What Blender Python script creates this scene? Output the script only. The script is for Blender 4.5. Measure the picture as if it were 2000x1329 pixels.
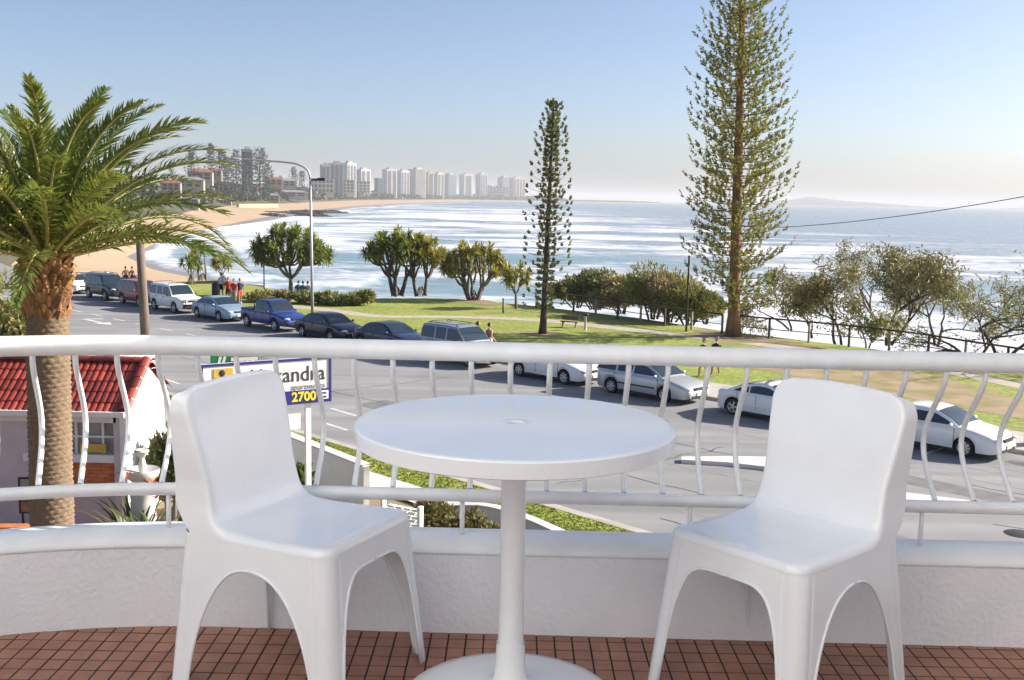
import bpy, math, random
import numpy as np
from mathutils import Vector, Matrix

for _o in list(bpy.data.objects):
    bpy.data.objects.remove(_o)
SC = bpy.context.scene
COL = SC.collection
R = math.radians

# ------------------------------------------------------------------ camera
CAMZ = 8.0
FPX = 2100.0                       # focal length in pixels of the 2000 px wide photograph
PITCH, ROLL = R(7.52), R(1.117)
_fw = np.array([0, math.cos(PITCH), -math.sin(PITCH)])
_u0 = np.array([0, math.sin(PITCH), math.cos(PITCH)])
_r0 = np.array([1.0, 0, 0])
_rt = math.cos(ROLL) * _r0 + math.sin(ROLL) * _u0
_up = -math.sin(ROLL) * _r0 + math.cos(ROLL) * _u0
CP = np.array([0, 0, CAMZ])
cd = bpy.data.cameras.new('camera')
cam = bpy.data.objects.new('camera', cd)
COL.objects.link(cam)
m = Matrix.Identity(4)
for i in range(3):
    m[i][0] = _rt[i]; m[i][1] = _up[i]; m[i][2] = -_fw[i]; m[i][3] = CP[i]
cam.matrix_world = m
cd.sensor_width = 36.0
cd.lens = 36.0 * FPX / 2000.0
cd.clip_start = 0.05
cd.clip_end = 60000.0
SC.camera = cam

# ------------------------------------------------------------------ sky, sun, exposure
SUN_EL, SUN_AZ = R(27), R(76)      # azimuth clockwise from +Y (straight ahead) towards +X
w = bpy.data.worlds.new('World')
SC.world = w
w.use_nodes = True
nt = w.node_tree
bg = nt.nodes['Background']
sky = nt.nodes.new('ShaderNodeTexSky')
sky.sky_type = 'NISHITA'
sky.sun_disc = False
sky.sun_elevation = SUN_EL
sky.sun_rotation = SUN_AZ
sky.altitude = 10
sky.air_density = 0.65
sky.dust_density = 1.7
sky.ozone_density = 1.9
nt.links.new(sky.outputs[0], bg.inputs[0])
bg.inputs[1].default_value = 0.054
sl = bpy.data.lights.new('sun', 'SUN')
sl.energy = 3.0
sl.angle = R(0.53)
sl.color = (1.0, 0.93, 0.83)
sun = bpy.data.objects.new('sun', sl)
COL.objects.link(sun)
sd = Vector((math.cos(SUN_EL) * math.sin(SUN_AZ), math.cos(SUN_EL) * math.cos(SUN_AZ), math.sin(SUN_EL)))
sun.rotation_euler = sd.to_track_quat('Z', 'Y').to_euler()
sun.location = (30, 10, 40)
SC.view_settings.view_transform = 'Standard'
SC.view_settings.look = 'None'
SC.view_settings.gamma = 1.0
SC.view_settings.use_curve_mapping = False
SC.view_settings.exposure = 1.75
SC.render.engine = 'CYCLES'
SC.cycles.max_bounces = 7
SC.cycles.diffuse_bounces = 4
SC.cycles.glossy_bounces = 3
SC.cycles.transmission_bounces = 3
SC.cycles.volume_bounces = 0
SC.cycles.caustics_reflective = False
SC.cycles.caustics_refractive = False
SC.cycles.use_denoising = True
try:
    SC.cycles.denoiser = 'OPENIMAGEDENOISE'
except Exception:
    pass

# ------------------------------------------------------------------ surveying: where a sight line of the photograph meets a level / a depth
def _ray(px, py):
    return _fw + _rt * (px - 1000) / FPX - _up * (py - 664.5) / FPX

def gp(px, py, z=0.0):
    d = _ray(px, py); t = (z - CP[2]) / d[2]
    return CP + d * t

def ad(px, py, Y):
    d = _ray(px, py)
    return CP + d * (Y / d[1])

# ------------------------------------------------------------------ mesh building
class MB:
    def __init__(s):
        s.V = []; s.F = []; s.n = 0

    def add(s, V, F, mi=0, sm=True):
        V = np.asarray(V, float).reshape(-1, 3)
        s.V.append(V)
        if not isinstance(F, list):
            F = [F]
        for f in F:
            f = np.asarray(f, int)
            if f.ndim == 1:
                f = f.reshape(1, -1)
            if len(f):
                s.F.append((f + s.n, mi, sm))
        s.n += len(V)
        return s

    def box(s, c, d, rz=0.0, mi=0, taper=1.0, M=None):
        x, y, z = [k / 2 for k in d]
        P = np.array([[-x, -y, -z], [x, -y, -z], [x, y, -z], [-x, y, -z],
                      [-x * taper, -y * taper, z], [x * taper, -y * taper, z], [x * taper, y * taper, z], [-x * taper, y * taper, z]])
        if M is not None:
            P = P @ np.asarray(M).T
        elif rz:
            cz, sz = math.cos(rz), math.sin(rz)
            P = P @ np.array([[cz, -sz, 0], [sz, cz, 0], [0, 0, 1]]).T
        P = P + np.asarray(c, float)
        return s.add(P, [[0, 3, 2, 1], [4, 5, 6, 7], [0, 1, 5, 4], [1, 2, 6, 5], [2, 3, 7, 6], [3, 0, 4, 7]] and
                     np.array([[0, 3, 2, 1], [4, 5, 6, 7], [0, 1, 5, 4], [1, 2, 6, 5], [2, 3, 7, 6], [3, 0, 4, 7]]), mi, False)

    def grid(s, P, mi=0, sm=True, closed=False, flip=False):
        P = np.asarray(P, float)
        a, b = P.shape[:2]
        idx = np.arange(a * b).reshape(a, b)
        if closed:
            idx = np.concatenate([idx, idx[:, :1]], 1)
        F = np.stack([idx[:-1, :-1], idx[:-1, 1:], idx[1:, 1:], idx[1:, :-1]], -1).reshape(-1, 4)
        if flip:
            F = F[:, ::-1]
        return s.add(P.reshape(-1, 3), F, mi, sm)

    def lathe(s, prof, n=24, c=(0, 0, 0), mi=0, sm=True, M=None, capb=False, capt=False):
        prof = np.asarray(prof, float)
        a = np.linspace(0, 2 * math.pi, n, endpoint=False)
        P = np.stack([prof[:, None, 0] * np.cos(a), prof[:, None, 0] * np.sin(a), np.repeat(prof[:, 1:2], n, 1)], -1)
        if M is not None:
            P = P @ np.asarray(M).T
        P = P + np.asarray(c, float)
        k = len(prof)
        s.grid(P, mi, sm, closed=True)
        base = s.n - k * n
        if capb:
            s.F.append((np.arange(n)[::-1].reshape(1, -1) + base, mi, False))
        if capt:
            s.F.append((np.arange(n).reshape(1, -1) + base + (k - 1) * n, mi, False))
        return s

    def tube(s, pts, r, n=8, mi=0, cap=True, sm=True, flat=1.0):
        pts = np.asarray(pts, float)
        k = len(pts)
        r = np.broadcast_to(np.asarray(r, float), (k,))
        t = np.gradient(pts, axis=0)
        t /= np.linalg.norm(t, axis=1)[:, None] + 1e-12
        ref = np.eye(3)[int(np.argmin(np.abs(t).max(0)))]
        u = np.cross(t, ref); u /= np.linalg.norm(u, axis=1)[:, None] + 1e-12
        v = np.cross(t, u)
        a = np.linspace(0, 2 * math.pi, n, endpoint=False)
        P = pts[:, None] + r[:, None, None] * (u[:, None] * np.cos(a)[None, :, None] + flat * v[:, None] * np.sin(a)[None, :, None])
        s.grid(P, mi, sm, closed=True)
        base = s.n - k * n
        if cap:
            s.F.append((np.arange(n)[::-1].reshape(1, -1) + base, mi, False))
            s.F.append((np.arange(n).reshape(1, -1) + base + (k - 1) * n, mi, False))
        return s

    def prism(s, poly, z0, z1, mi=0):
        poly = np.asarray(poly, float); n = len(poly)
        P = np.concatenate([np.c_[poly, np.full(n, z0)], np.c_[poly, np.full(n, z1)]])
        i = np.arange(n); j = (i + 1) % n
        return s.add(P, [np.stack([i, j, j + n, i + n], -1), i[::-1].reshape(1, -1), (i + n).reshape(1, -1)], mi, False)

    def ell(s, c, r, n=12, k=8, mi=0, M=None):
        th = np.linspace(-math.pi / 2, math.pi / 2, k)
        a = np.linspace(0, 2 * math.pi, n, endpoint=False)
        P = np.stack([np.cos(th)[:, None] * np.cos(a), np.cos(th)[:, None] * np.sin(a), np.repeat(np.sin(th)[:, None], n, 1)], -1) * np.asarray(r, float)
        if M is not None:
            P = P @ np.asarray(M).T
        return s.grid(P + np.asarray(c, float), mi, True, closed=True)

    def mesh(s, name, mats, sharp=None):
        me = bpy.data.meshes.new(name)
        V = np.concatenate(s.V) if s.V else np.zeros((0, 3))
        me.vertices.add(len(V))
        me.vertices.foreach_set('co', V.astype(np.float32).ravel())
        tot = sum(f.size for f, _, _ in s.F)
        npol = sum(len(f) for f, _, _ in s.F)
        me.loops.add(tot)
        me.loops.foreach_set('vertex_index', np.concatenate([f.ravel() for f, _, _ in s.F]).astype(np.int32))
        me.polygons.add(npol)
        ls = np.concatenate([np.full(len(f), f.shape[1]) for f, _, _ in s.F])
        me.polygons.foreach_set('loop_start', (np.cumsum(ls) - ls).astype(np.int32))
        me.polygons.foreach_set('material_index', np.concatenate([np.full(len(f), mi) for f, mi, _ in s.F]).astype(np.int32))
        me.polygons.foreach_set('use_smooth', np.concatenate([np.full(len(f), sm) for f, _, sm in s.F]).astype(bool))
        me.update(calc_edges=True)
        for mt in (mats if isinstance(mats, (list, tuple)) else [mats]):
            me.materials.append(mt)
        if sharp:
            me.set_sharp_from_angle(angle=R(sharp))
        return me

    def build(s, name, mats, parent=None, sharp=None, loc=None, rot=None):
        return link(name, s.mesh(name, mats, sharp), parent, loc, rot)

def link(name, data, parent=None, loc=None, rot=None, scale=None):
    o = bpy.data.objects.new(name, data)
    COL.objects.link(o)
    if parent is not None:
        o.parent = parent
    if loc is not None:
        o.location = loc
    if rot is not None:
        o.rotation_euler = rot
    if scale is not None:
        o.scale = scale if hasattr(scale, '__len__') else (scale,) * 3
    return o

def tag(o, label, cat, group=None):
    o['label'] = label; o['category'] = cat
    if group:
        o['group'] = group
    return o

def thing(name, label, cat, loc=(0, 0, 0), rz=0.0, group=None):
    o = link(name, None, None, tuple(float(k) for k in loc), (0, 0, rz))
    o.empty_display_size = 0.3
    return tag(o, label, cat, group)

def struct(o):
    o['kind'] = 'structure'
    return o

def stuff(o):
    o['kind'] = 'stuff'
    return o

def quads(C, U, W):
    """leaf-like quads: centres C, half vectors U and W (n,3)"""
    n = len(C)
    V = np.stack([C - U, C - W, C + U, C + W], 1).reshape(-1, 3)
    return V, np.arange(4 * n).reshape(n, 4)

def rndvec(rng, n):
    v = rng.normal(size=(n, 3))
    return v / np.linalg.norm(v, axis=1)[:, None]

def perp(rng, d):
    v = np.cross(d, rndvec(rng, len(d)))
    return v / (np.linalg.norm(v, axis=1)[:, None] + 1e-9)

def vnoise(x, y, seed=0):
    """value noise in [0,1], vectorised"""
    xi = np.floor(x).astype(np.int64); yi = np.floor(y).astype(np.int64)
    fx = x - xi; fy = y - yi
    fx = fx * fx * (3 - 2 * fx); fy = fy * fy * (3 - 2 * fy)
    def h(a, b):
        n = (a * 374761393 + b * 668265263 + seed * 974634777) & 0x7fffffff
        n = ((n ^ (n >> 13)) * 1274126177) & 0x7fffffff
        return ((n ^ (n >> 16)) & 0xffff) / 65535.0
    return (h(xi, yi) * (1 - fx) + h(xi + 1, yi) * fx) * (1 - fy) + (h(xi, yi + 1) * (1 - fx) + h(xi + 1, yi + 1) * fx) * fy

def fbm(x, y, oct=4, seed=0):
    s = np.zeros_like(x); a = 0.5; t = 0
    for k in range(oct):
        s += a * vnoise(x * 2 ** k, y * 2 ** k, seed + k); t += a; a *= 0.5
    return s / t

def spline(pts, n):
    pts = np.asarray(pts, float)
    d = np.r_[0, np.cumsum(np.linalg.norm(np.diff(pts, axis=0), axis=1))]
    t = np.linspace(0, d[-1], n)
    P = np.concatenate([[2 * pts[0] - pts[1]], pts, [2 * pts[-1] - pts[-2]]])
    k = np.clip(np.searchsorted(d, t, 'right') - 1, 0, len(pts) - 2)
    u = ((t - d[k]) / (d[k + 1] - d[k] + 1e-12))[:, None]
    a, b, c, e = P[k], P[k + 1], P[k + 2], P[k + 3]
    return 0.5 * (2 * b + (c - a) * u + (2 * a - 5 * b + 4 * c - e) * u ** 2 + (3 * b - a - 3 * c + e) * u ** 3)

# ------------------------------------------------------------------ materials
def M(name, col, rough=0.6, metal=0.0, var=0.12, scale=6.0, col2=None, bump=0.0, bscale=40.0, trans=0.0, coat=0.0, spec=0.5,
      objvar=0.0, detail=4.0, contrast=0.5, stretch=None, tcol=None, hole=None):
    mt = bpy.data.materials.new(name)
    mt.use_nodes = True
    n = mt.node_tree
    p = n.nodes['Principled BSDF']
    p.inputs['Roughness'].default_value = rough
    p.inputs['Metallic'].default_value = metal
    p.inputs['Specular IOR Level'].default_value = spec
    p.inputs['Coat Weight'].default_value = coat
    p.inputs['Coat Roughness'].default_value = 0.05 if rough > 0.25 else 0.12
    tc = n.nodes.new('ShaderNodeTexCoord')
    src = tc.outputs['Object']
    if stretch:
        mp = n.nodes.new('ShaderNodeMapping')
        mp.inputs['Scale'].default_value = stretch
        n.links.new(src, mp.inputs[0]); src = mp.outputs[0]
    no = n.nodes.new('ShaderNodeTexNoise')
    no.inputs['Scale'].default_value = scale
    no.inputs['Detail'].default_value = detail
    n.links.new(src, no.inputs['Vector'])
    rp = n.nodes.new('ShaderNodeValToRGB')
    c1 = [min(1, k * (1 - var)) for k in col] + [1]
    c2 = ([min(1, k * (1 + var)) for k in col] if col2 is None else list(col2)) + [1]
    if col2 is not None:
        c1 = list(col) + [1]
    rp.color_ramp.elements[0].color = c1
    rp.color_ramp.elements[1].color = c2
    rp.color_ramp.elements[0].position = 0.5 - contrast * 0.4
    rp.color_ramp.elements[1].position = 0.5 + contrast * 0.4
    n.links.new(no.outputs[0], rp.inputs[0])
    out = rp.outputs[0]
    if objvar:
        oi = n.nodes.new('ShaderNodeObjectInfo')
        mr = n.nodes.new('ShaderNodeMapRange')
        mr.inputs[3].default_value = 1 - objvar; mr.inputs[4].default_value = 1 + objvar
        n.links.new(oi.outputs['Random'], mr.inputs[0])
        hs = n.nodes.new('ShaderNodeHueSaturation')
        n.links.new(mr.outputs[0], hs.inputs['Value'])
        n.links.new(out, hs.inputs['Color'])
        out = hs.outputs[0]
    n.links.new(out, p.inputs['Base Color'])
    if bump:
        nb = n.nodes.new('ShaderNodeTexNoise')
        nb.inputs['Scale'].default_value = bscale
        nb.inputs['Detail'].default_value = 5
        n.links.new(src, nb.inputs['Vector'])
        bp = n.nodes.new('ShaderNodeBump')
        bp.inputs['Strength'].default_value = min(1.0, bump)
        bp.inputs['Distance'].default_value = 0.01 * max(1, bump)
        n.links.new(nb.outputs[0], bp.inputs['Height'])
        n.links.new(bp.outputs[0], p.inputs['Normal'])
    if trans:
        tr = n.nodes.new('ShaderNodeBsdfTranslucent')
        mx = n.nodes.new('ShaderNodeMixShader')
        mx.inputs[0].default_value = trans
        if tcol is None:
            n.links.new(out, tr.inputs[0])
        else:
            tr.inputs[0].default_value = (*tcol, 1)
        n.links.new(p.outputs[0], mx.inputs[1]); n.links.new(tr.outputs[0], mx.inputs[2])
        n.links.new(mx.outputs[0], n.nodes['Material Output'].inputs[0])
    return mt

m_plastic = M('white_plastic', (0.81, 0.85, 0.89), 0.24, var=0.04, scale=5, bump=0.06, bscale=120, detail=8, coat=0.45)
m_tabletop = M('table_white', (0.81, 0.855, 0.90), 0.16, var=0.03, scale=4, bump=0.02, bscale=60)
m_rail = M('rail_white', (0.79, 0.82, 0.84), 0.28, var=0.05, scale=14, bump=0.08, bscale=35)
m_stucco = M('white_stucco', (0.80, 0.82, 0.86), 0.85, var=0.05, scale=3.5, bump=0.4, bscale=60)
m_cap = M('painted_cap', (0.80, 0.83, 0.85), 0.5, var=0.05, scale=7, bump=0.25, bscale=30)
m_tile = M('terracotta_tile', (0.27, 0.12, 0.075), 0.42, col2=(0.38, 0.185, 0.12), scale=16, bump=0.15, bscale=90, objvar=0.38)
m_tile2 = M('terracotta_tile_far', (0.27, 0.12, 0.075), 0.42, col2=(0.40, 0.19, 0.12), scale=9, bump=0.15, bscale=90)
m_grout = M('dark_grout', (0.035, 0.022, 0.018), 0.9, var=0.3, scale=30)
m_black = M('black_rubber', (0.015, 0.015, 0.016), 0.75, var=0.2, scale=20)
m_dark = M('dark_void', (0.012, 0.012, 0.013), 0.9, var=0.1)
m_white = M('white_paint', (0.80, 0.80, 0.78), 0.5, var=0.05, scale=4, bump=0.1, bscale=20)
m_plain = M('bounce_white', (0.78, 0.78, 0.77), 0.8, var=0.02, scale=3)  # white of the added bounce walls

# ================================================================== THE BALCONY
FL = CAMZ - 1.336                  # balcony floor level
def bal_y(x, off=0.0):
    x = np.asarray(x, float)
    return 3.27 + off - 0.30 * np.clip(-0.95 - x, 0, 3) ** 2 - 0.016 * (x + 0.95) * (x > -0.95)

WX = np.r_[np.linspace(-2.6, -0.9, 30), np.linspace(-0.85, 2.14, 26)]
def sweep_wall(prof, zoff=0.0):
    return np.stack([np.stack([WX, bal_y(WX, o), np.full(len(WX), z + zoff)], -1) for o, z in prof])

pw = thing('balcony_wall', 'low white roughcast wall curving round the edge of the tiled balcony', 'wall', (0, 3.27, FL))
b = MB(); b.grid(sweep_wall([(-0.075, -0.02), (-0.076, 0.1), (-0.074, 0.252)], FL) - [0, 3.27, FL])
b.grid(sweep_wall([(0.085, 0.24), (0.085, -6.64)], FL) - [0, 3.27, FL])
b.build('wall', m_stucco, pw)
b = MB(); b.grid(sweep_wall([(-0.070, 0.246), (-0.0765, 0.249), (-0.0775, 0.256), (-0.074, 0.266), (-0.062, 0.277), (-0.03, 0.288), (0.0, 0.291), (0.07, 0.288), (0.092, 0.276), (0.094, 0.25), (0.080, 0.238)], FL) - [0, 3.27, FL])
b.build('cap', m_cap, pw)

rl = thing('balcony_railing', 'white metal railing with bellied balusters standing on the low balcony wall', 'railing', (0, 3.27, FL))
RX = np.r_[np.linspace(-2.6, -0.9, 34), np.linspace(-0.8, 2.14, 24)]
def rail_path(z):
    return np.stack([RX, bal_y(RX) - 3.27, np.full(len(RX), z)], -1)
b = MB(); b.tube(rail_path(0.868), 0.031, 16); b.build('top_rail', m_rail, rl)
b = MB(); b.tube(rail_path(0.415), 0.020, 14); b.build('mid_rail', m_rail, rl)
tt = np.linspace(0, 1, 26)
dd = 0.135 * np.sin(math.pi * np.clip((tt - 0.06) / 0.94, 0, 1) ** 1.25) ** 1.15 + 0.015 * tt
b = MB(); b.tube(np.stack([np.zeros(26), dd, 0.845 - (0.845 - 0.43) * tt], -1), 0.0088, 8, cap=False)
me_bal = b.mesh('baluster', m_rail)
xs = []; x = -0.003; 
while x < 2.13: xs.append(x); x += 0.1205
x = -0.003 - 0.1205
while x > -2.5:
    xs.append(x); x -= 0.1205 if x > -0.9 else 0.1205 * (1 - 0.0 * x) / math.hypot(1, 0.6 * (-0.9 - x))
for x in xs:
    sl_ = (bal_y(x + 0.01) - bal_y(x - 0.01)) / 0.02
    link('baluster', me_bal, rl, (x, float(bal_y(x)) - 3.27, 0), (0, 0, math.atan(float(sl_))))
b = MB(); b.tube([(0, 0, 0.28), (0, 0, 0.40)], 0.0075, 8); me_p = b.mesh('post', m_rail)
for x in (-1.065, -0.145, 0.565, 1.28, 1.95, -1.9):
    link('post', me_p, rl, (x, float(bal_y(x)) - 3.27 + 0.0, 0))

# floor: a grouted slab with square terracotta tiles; the nearest tiles are objects of their own
b = MB(); b.box((-0.23, 0.63, FL - 0.104), (4.76, 5.54, 0.2))
fl = struct(b.build('balcony_floor', m_grout))
TPX, TPY, TS = 0.0540, 0.0660, 0.0500
bt = MB()
h = TS / 2; hq = 0.0610 / 2
TV = np.array([[-h, -hq, 0], [h, -hq, 0], [h, hq, 0], [-h, hq, 0], [-h + .001, -hq + .001, .005], [h - .001, -hq + .001, .005], [h - .001, hq - .001, .005], [-h + .001, hq - .001, .005]])
bt.add(TV,
       np.array([[4, 5, 6, 7], [0, 1, 5, 4], [1, 2, 6, 5], [2, 3, 7, 6], [3, 0, 4, 7]]), 0, False)
me_tile = bt.mesh('tile', m_tile)
tiles = []
for i in range(-50, 44):
    for j in range(-20, 68):
        x, y = i * TPX + 0.012, j * TPY
        if y < float(bal_y(x)) - 0.055:
            vis = (y > 2.66) and abs(x) < y * 0.49 and x > -1.6
            tiles.append((vis, (y if vis else 99), x, y))
tiles.sort()
rr = random.Random(4)
far = MB()
for k, (vis, _, x, y) in enumerate(tiles):
    z = FL - 0.0072 + rr.uniform(-.0007, .0007)
    if k < 300:
        link('tile', me_tile, fl, (x, y, z), (rr.uniform(-.006, .006), rr.uniform(-.006, .006), rr.uniform(-.012, .012)))
    else:
        far.add(TV + [x, y, z],
                np.array([[4, 5, 6, 7], [0, 1, 5, 4], [1, 2, 6, 5], [2, 3, 7, 6], [3, 0, 4, 7]]), 0, False)
stuff(far.build('tile', m_tile2, fl))

# out of frame
b = MB(); b.box((2.28, 1.57, FL - 0.35), (0.12, 5.14, 6.0)); struct(b.build('sun_block_wall', m_stucco))  # added, unseen: sized to keep direct sun off the furniture
b = MB(); b.box((-0.4, -2.2, FL - 0.4), (5.2, 0.12, 5.6)); struct(b.build('rear_wall', m_stucco))
b = MB(); b.box((-1.9, -4.3, FL + 6.8), (8.3, 4.2, 7.0)); b.box((-4.4, -0.1, FL + 6.3), (3.3, 4.19, 7.99)); struct(b.build('bounce_block', m_plain))  # added, unseen: sunlit white masses bouncing fill onto seats and tabletop
b = MB(); b.box((-1.1, -0.75, FL + 1.2), (4.0, 0.12, 4.2), R(-42)); struct(b.build('bounce_wall', m_plain))  # added, unseen: turned to the sun to brighten the camera-side faces
# ------------------------------------------------------------------ table
def lathe_part(name, prof, mat, parent, n=48, sharp=40):
    b = MB(); b.lathe(prof, n); return b.build(name, mat, parent, sharp)

tb = thing('round_table', 'round white plastic pedestal table with an umbrella hole, between the two chairs', 'table', (0.012, 2.715, FL))
tb.scale = (1.0, 1.0, 1.03)
TR = 0.412
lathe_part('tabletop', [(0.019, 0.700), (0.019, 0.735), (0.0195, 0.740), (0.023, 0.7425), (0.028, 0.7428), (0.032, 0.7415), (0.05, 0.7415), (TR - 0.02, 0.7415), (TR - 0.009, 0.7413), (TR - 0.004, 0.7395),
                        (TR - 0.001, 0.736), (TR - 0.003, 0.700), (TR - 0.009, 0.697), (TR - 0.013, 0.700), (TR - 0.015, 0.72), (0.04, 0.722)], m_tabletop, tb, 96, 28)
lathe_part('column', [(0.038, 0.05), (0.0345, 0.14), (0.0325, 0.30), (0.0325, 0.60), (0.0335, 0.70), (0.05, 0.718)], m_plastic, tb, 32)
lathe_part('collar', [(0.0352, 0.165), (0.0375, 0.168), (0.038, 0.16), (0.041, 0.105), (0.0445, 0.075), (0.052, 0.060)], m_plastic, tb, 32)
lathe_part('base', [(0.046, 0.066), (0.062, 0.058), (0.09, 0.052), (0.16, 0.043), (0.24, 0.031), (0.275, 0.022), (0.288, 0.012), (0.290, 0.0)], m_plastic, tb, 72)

# ------------------------------------------------------------------ moulded plastic chairs (facing +Y in their own frame)
def chair_parts():
    """seat and backrest as one continuous moulded skin: a rolled edge runs round the seat and up both sides of the back"""
    prof = spline([(0.1645, 0.4380), (0.12, 0.4370), (0.03, 0.4340), (-0.06, 0.4335), (-0.115, 0.438), (-0.143, 0.450), (-0.160, 0.472),
                   (-0.171, 0.51), (-0.186, 0.575), (-0.206, 0.66), (-0.225, 0.74), (-0.236, 0.785), (-0.2385, 0.796), (-0.244, 0.804), (-0.252, 0.806), (-0.258, 0.800)], 104)
    k = len(prof)
    y, z = prof[:, 0], prof[:, 1]
    t = np.gradient(prof, axis=0); t /= np.linalg.norm(t, axis=1)[:, None]
    nrm = np.stack([-t[:, 1], t[:, 0]], -1)
    nrm = np.where((nrm[:, :1] * 0.6 + nrm[:, 1:] * 0.8) < 0, -nrm, nrm)       # up for the seat, forward for the back
    s = np.r_[0, np.cumsum(np.linalg.norm(np.diff(prof, axis=0), axis=1))]
    W = np.interp(z, [0.45, 0.50, 0.56, 0.66, 0.74], [0.186, 0.181, 0.179, 0.190, 0.197])
    W = np.where((z < 0.452) & (y > -0.15), np.interp(y, [-0.15, -0.10, -0.02, 0.08], [0.186, 0.187, 0.191, 0.1925]), W)
    tp = np.clip((z - 0.735) / (0.806 - 0.735), 0, 1)
    W = np.where(z > 0.735, W - 0.060 * (1 - np.sqrt(np.clip(1 - tp ** 2.4, 0, 1))), W)
    W[z > 0.803] = np.minimum(W[z > 0.803], W[np.argmax(z > 0.803)])
    back = np.clip((s - s[np.argmin(abs(prof - [-0.115, 0.438]).sum(1))]) / 0.09, 0, 1)
    d_back = np.clip(y + 0.268, 0.004, 0.2) * np.clip((0.804 - z) / 0.02, 0.05, 1)
    d = 0.005 * (1 - back) + d_back * back
    r = np.where(z > 0.8, 0.004, 0.020 * (1 - back) + 0.012 * back)
    u = np.linspace(-1, 1, 21)
    Q = (22, 45, 67, 90)
    rows = []
    QF = (100, 90, 67, 45, 22, 0)                                            # the rolled front edge
    front = np.array([[(uu * 0.1645, 0.1925 + 0.02 * math.sin(R(min(q, 90))), 0.4380 - 0.02 * (1 - math.cos(R(min(q, 90)))) - (0.005 if q > 90 else 0)) for uu in u] for q in QF])
    frontN = np.array([[(0, math.sin(R(min(q, 90))), math.cos(R(min(q, 90)))) for uu in u] for q in QF])
    for ph in (90, 75, 60, 45, 30, 15):                                           # the rounded front corners
        cy_, sy_ = math.cos(R(ph)), math.sin(R(ph)); yy = 0.1645 + 0.028 * sy_; ww = 0.1645 + 0.028 * cy_
        L = []
        for a in (1, 0.55, 0.12): L.append((-ww - 0.02 * cy_, yy + 0.02 * sy_, 0.418 - 0.005 * a))
        for q in Q[::-1]: L.append((-ww - 0.02 * math.sin(R(q)) * cy_, yy + 0.02 * math.sin(R(q)) * sy_, 0.4380 - 0.02 * (1 - math.cos(R(q)))))
        f_ = 0.0045 * (1 - sy_)
        for uu in u: L.append((uu * ww, yy, 0.4380 - f_ * (1 - uu * uu)))
        for q in Q: L.append((ww + 0.02 * math.sin(R(q)) * cy_, yy + 0.02 * math.sin(R(q)) * sy_, 0.4380 - 0.02 * (1 - math.cos(R(q)))))
        for a in (0.12, 0.55, 1): L.append((ww + 0.02 * cy_, yy + 0.02 * sy_, 0.418 - 0.005 * a))
        rows.append([np.array(v) for v in L])
    dish = np.where(back < 0.5, -0.0045 - 0.004 * np.clip((0.16 - y) / 0.1, 0, 1), -0.004)
    for i in range(k):
        n3 = np.array([0, nrm[i, 0], nrm[i, 1]])
        p0 = np.array([0, y[i], z[i]])
        fd = np.array([0, -1.0, 0]) * back[i] + np.array([0, 0, -1.0]) * (1 - back[i])   # the flange folds back (back) or down (seat)
        fd /= np.linalg.norm(fd)
        fl_ = 0.006 * back[i]
        L = []
        for a in (1, 0.55, 0.12):
            L.append(p0 + np.array([-(W[i] + r[i] + fl_ * a), 0, 0]) - n3 * r[i] + fd * d[i] * a)
        for q in Q[::-1]:
            L.append(p0 + np.array([-(W[i] + r[i] * math.sin(R(q))), 0, 0]) - n3 * r[i] * (1 - math.cos(R(q))))
        crown = 0.010 * (1 - u ** 2) * np.clip((z[i] - 0.70) / 0.09, 0, 1) ** 2
        for c, uu in zip(crown, u):
            L.append(p0 + np.array([uu * W[i], 0, 0]) + n3 * dish[i] * (1 - uu * uu) + np.array([0, 0, c]))
        for q in Q:
            L.append(p0 + np.array([(W[i] + r[i] * math.sin(R(q))), 0, 0]) - n3 * r[i] * (1 - math.cos(R(q))))
        for a in (0.12, 0.55, 1):
            L.append(p0 + np.array([W[i] + r[i] + fl_ * a, 0, 0]) - n3 * r[i] + fd * d[i] * a)
        rows.append(L)
    P = np.array(rows)
    cut = 6 + int(np.argmax(z > 0.53))
    full = MB(); full.grid(P, 0, True)
    me = full.mesh('moulding', m_plastic)
    N = np.zeros(len(me.vertices) * 3, np.float32); me.vertices.foreach_get('normal', N)
    N = N.reshape(P.shape); bpy.data.meshes.remove(me)
    if N[40, 17, 2] < 0: N = -N
    N[0, 7:28] = (0, 0, 1)
    seat = MB(); seat.grid(P[:cut + 1], 0, True); seat.grid(front, 0, True)
    bk = MB(); bk.grid(P[cut:], 0, True)
    return seat, bk, np.concatenate([N[:cut + 1].reshape(-1, 3), frontN.reshape(-1, 3)]), N[cut:].reshape(-1, 3)

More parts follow.
